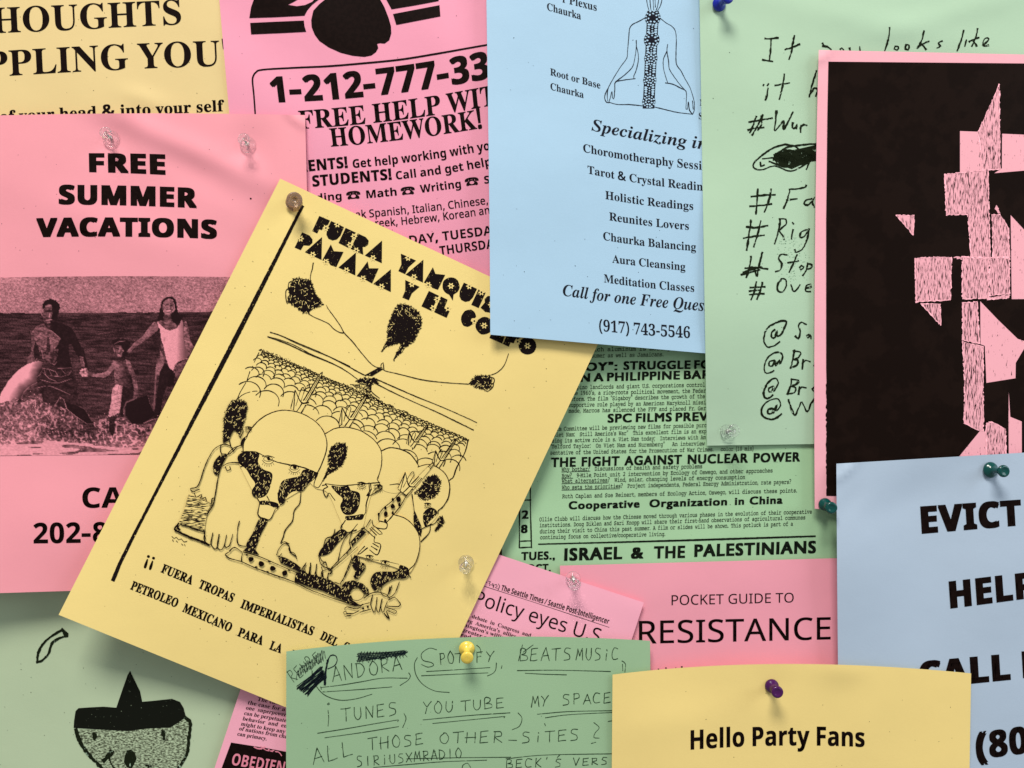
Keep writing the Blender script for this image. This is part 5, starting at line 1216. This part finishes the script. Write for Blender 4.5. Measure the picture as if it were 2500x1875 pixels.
# ================================================================== sheet: Hello Party Fans (yellow, bottom)
K = Sheet("flyer", "yellow flyer along the bottom edge reading Hello Party Fans under a purple pin", "flyer",
          [(1495.5, 1647), (2371, 1644), (2352, 2790), (1486, 2795)], (9.4, 12.0, 9, 8), YEL3, mids={'t': (1915, 1621)},
          bumps=[(1883, 1675, 60, 60, 0, -.9), (2250, 1760, 120, 200, 20, -.9), (2120, 1720, 90, 120, 10, .7), (1650, 1760, 200, 50, -10, .6), (2050, 1630, 60, 40, 0, 1.5)], nz=.45, group=GF, seed=20)
T(K, 'bold', "Hello Party Fans", 's', [(1686, 1830), (1890, 1820), (2111, 1823.5)], (47, 45.5), off=.007, up=(0, 1), cut=18)
specks(K, 18, (1500, 1650, 2360, 1875), INK, r=(.4, 1.3), seed=21)

TO.hide_render = True
bpy.data.objects.remove(TO)

# ------------------------------------------------------------------ push pins
def pin_mats():
    out = {}
    m, t, b = nt("clear_plastic")
    b.inputs["Base Color"].default_value = (1, 1, 1, 1); b.inputs["Transmission Weight"].default_value = .95; b.inputs["IOR"].default_value = 1.33; b.inputs["Roughness"].default_value = .0
    tr_ = t.nodes.new("ShaderNodeBsdfTransparent"); mxs = t.nodes.new("ShaderNodeMixShader"); mxs.inputs[0].default_value = .30
    t.links.new(b.outputs[0], mxs.inputs[1]); t.links.new(tr_.outputs[0], mxs.inputs[2]); t.links.new(mxs.outputs[0], t.nodes["Material Output"].inputs[0])
    out['clear'] = m
    m, t, b = nt("amber_plastic")
    b.inputs["Base Color"].default_value = (.52, .37, .25, 1); b.inputs["Transmission Weight"].default_value = .75; b.inputs["IOR"].default_value = 1.46; b.inputs["Roughness"].default_value = .22
    out['amber'] = m
    for k_, c, tr in (('green', (0.0, 0.085, 0.075), .25), ('blue', (0.008, 0.02, 0.36), 0), ('yellow', (0.90, 0.66, 0.10), 0), ('purple', (0.085, 0.004, 0.11), .25)):
        m, t, b = nt(k_ + "_plastic")
        n = t.nodes.new("ShaderNodeTexNoise"); n.inputs["Scale"].default_value = 700
        mx = t.nodes.new("ShaderNodeMix"); mx.data_type = 'RGBA'
        mx.inputs[6].default_value = (*[q * .85 for q in c], 1); mx.inputs[7].default_value = (*c, 1)
        t.links.new(n.outputs["Fac"], mx.inputs[0]); t.links.new(mx.outputs[2], b.inputs["Base Color"])
        b.inputs["Roughness"].default_value = .2; b.inputs["Transmission Weight"].default_value = tr
        b.inputs["Subsurface Weight"].default_value = .15 if k_ == 'yellow' else 0; b.inputs["Subsurface Radius"].default_value = (.002, .001, .0005)
        out[k_] = m
    m, t, b = nt("pin_steel"); b.inputs["Metallic"].default_value = 1; b.inputs["Roughness"].default_value = .3; b.inputs["Base Color"].default_value = (.6, .58, .55, 1)
    out['steel'] = m
    return out
PM = pin_mats()
def lathe(name, prof, mat, org, ax, seg=40):
    ax = Vector(ax).normalized(); q = ax.to_track_quat('Z', 'X')
    V, Fc = [], []
    for r, z in prof:
        for i in range(seg):
            a = 6.2832 * i / seg
            V.append(Vector(org) + q @ Vector((r * math.cos(a), r * math.sin(a), z)) / 1)
    for j in range(len(prof) - 1):
        for i in range(seg):
            a, b = j * seg + i, j * seg + (i + 1) % seg
            Fc.append((a, b, b + seg, a + seg))
    Fc.append(tuple(range(seg))[::-1]); Fc.append(tuple((len(prof) - 1) * seg + i for i in range(seg)))
    me = bpy.data.meshes.new(name); me.from_pydata([tuple(v) for v in V], [], Fc); me.materials.append(mat)
    me.polygons.foreach_set("use_smooth", [len(p.vertices) == 4 for p in me.polygons]); me.update()
    return me
def pin(label, kind, sheet, base, head, rb, rh, group):
    zb = float(sheet.z(np.array(base))) + .15
    def w3(p, z): k_ = MM * (D - z) / D; return Vector(((p[0] - CX) * k_ / 1000, -z / 1000, Z0 + (CY - p[1]) * k_ / 1000))
    HT = 11.5
    b = w3(base, zb); hh = w3(head, zb + HT)
    ax = (hh - b); L = ax.length; ax.normalize()
    rb, rh = rb * MM / 1000, rh * MM / 1000 * (D - HT - zb) / D
    wst = min(rb, rh) * .50
    o = bpy.data.objects.new("push_pin", None); COL.objects.link(o)
    o.empty_display_size = .005; o.location = b
    o["label"] = label; o["category"] = "push pin"; o["group"] = group
    fl = [(rb * .80, 0), (rb * .93, L * .015), (rb, L * .05), (rb, L * .085), (rb * .95, L * .13), (rb * .82, L * .18), (rb * .64, L * .23), (wst * 1.15, L * .30), (wst, L * .38)]
    st = [(wst, L * .38), (wst * .97, L * .5), (wst, L * .64)]
    hd_ = [(wst, L * .64), (wst * 1.12, L * .72), (rh * .72, L * .79), (rh * .93, L * .84), (rh, L * .88), (rh, L * .93), (rh * .95, L * .965), (rh * .84, L * .99)]
    if kind in ('clear', 'amber'): hd_ += [(rh * .45, L * .99), (rh * .3, L * .93), (rh * .16, L * .90)]
    elif kind in ('green', 'purple') and rh < rb * .95: hd_ += [(rh * .60, L), (rh * .5, L * .975), (rh * .2, L * .965)]
    else: hd_ += [(rh * .4, L)]
    mat = PM[kind]
    def child(nm, prof, m_):
        me = lathe(nm, [(r, z) for r, z in prof], m_, (0, 0, 0), ax)
        c = bpy.data.objects.new(nm, me); COL.objects.link(c); c.parent = o
    if kind in ('clear', 'amber'):
        pf = [p for p in smooth(np.array(fl + st[1:-1] + hd_[1:]) * 1e5, step=12) / 1e5]
        child("grip", [(max(1e-5, r), z) for r, z in pf], mat)
    else:
        child("grip", fl + st[1:-1] + hd_[:-6 if len(hd_) > 6 else -3], mat)
        child("cap", [(hd_[-6 if len(hd_) > 6 else -3][0] * .98, hd_[-7 if len(hd_) > 6 else -4][1])] + hd_[-6 if len(hd_) > 6 else -3:], mat)
    nl = (zb - .5) / 1000 + .007
    child("needle", [(.00005, -nl), (.00055, -nl + .002), (.00055, L * (.62 if kind == 'clear' else .01))], PM['steel'])
GP = "clear push pins"; GG = "dark green push pins"
pin("clear push pin above the word FREE on the summer vacations flyer", 'clear', E, (273, 340), (257, 323), 20, 14.5, GP)
pin("clear push pin near the top right corner of the summer vacations flyer", 'clear', E, (606, 355), (594.5, 338.5), 19, 14.5, GP)
pin("brownish see-through push pin at the top corner of the tilted yellow poster", 'amber', Dd, (718, 496), (719, 487), 20, 19, "push pins")
pin("clear push pin on the lower right part of the tilted yellow poster", 'clear', Dd, (1138, 1372.5), (1136, 1388), 18.5, 14.5, GP)
pin("clear push pin where the newspaper copy overlaps the pocket guide flyer", 'clear', M, (1399, 1412), (1403, 1428), 18, 15, GP)
pin("clear push pin near the bottom left corner of the handwritten hashtag note", 'clear', H, (1775, 1053.5), (1793, 1051), 17.5, 15.5, GP)
pin("bright blue push pin at the top of the hashtag note", 'blue', H, (1754, 11.5), (1779, -8), 17, 15, "push pins")
pin("dark green push pin at the lower left corner of the black print poster", 'green', I_, (2013, 1231), (2031, 1240.5), 15.5, 14.5, GG)
pin("dark green push pin near the top of the grey-blue EVICT flyer", 'green', N, (2416, 1147), (2453.5, 1150.5), 19, 15, GG)
pin("opaque yellow push pin at the top of the green music sites note", 'yellow', Jn, (1139.5, 1582), (1140.5, 1608), 19, 15.5, "push pins")
pin("purple push pin above Hello Party Fans", 'purple', K, (1883.5, 1674), (1899, 1691), 16.5, 14.5, "push pins")

# ------------------------------------------------------------------ stacking check (prints only)
def gap(lo, hi, nm):
    u, v = np.meshgrid(np.linspace(0, 1, 60), np.linspace(0, 1, 60))
    P = hi.patch(u, v).reshape(-1, 2); q = (P - lo.c[0]) @ lo.M.T
    k_ = (q > 0).all(1) & (q < 1).all(1) & (P[:, 0] > -60) & (P[:, 0] < 2560) & (P[:, 1] > -60) & (P[:, 1] < 1935)
    if k_.any():
        g = hi.z(P[k_]) - lo.z(P[k_]); i = g.argmin()
        if g[i] < 1.0: print("GAP", nm, round(float(g[i]), 2), P[k_][i].round())
SH = dict(F=F, A=A, G=G, B=B, E=E, L=L, M=M, D=Dd, C=C, H=H, I=I_, N=N, J=Jn, K=K)
od = "FAGBELMDCHINJK"
for x in range(len(od)):
    for y in range(x + 1, len(od)):
        gap(SH[od[x]], SH[od[y]], od[x] + od[y])
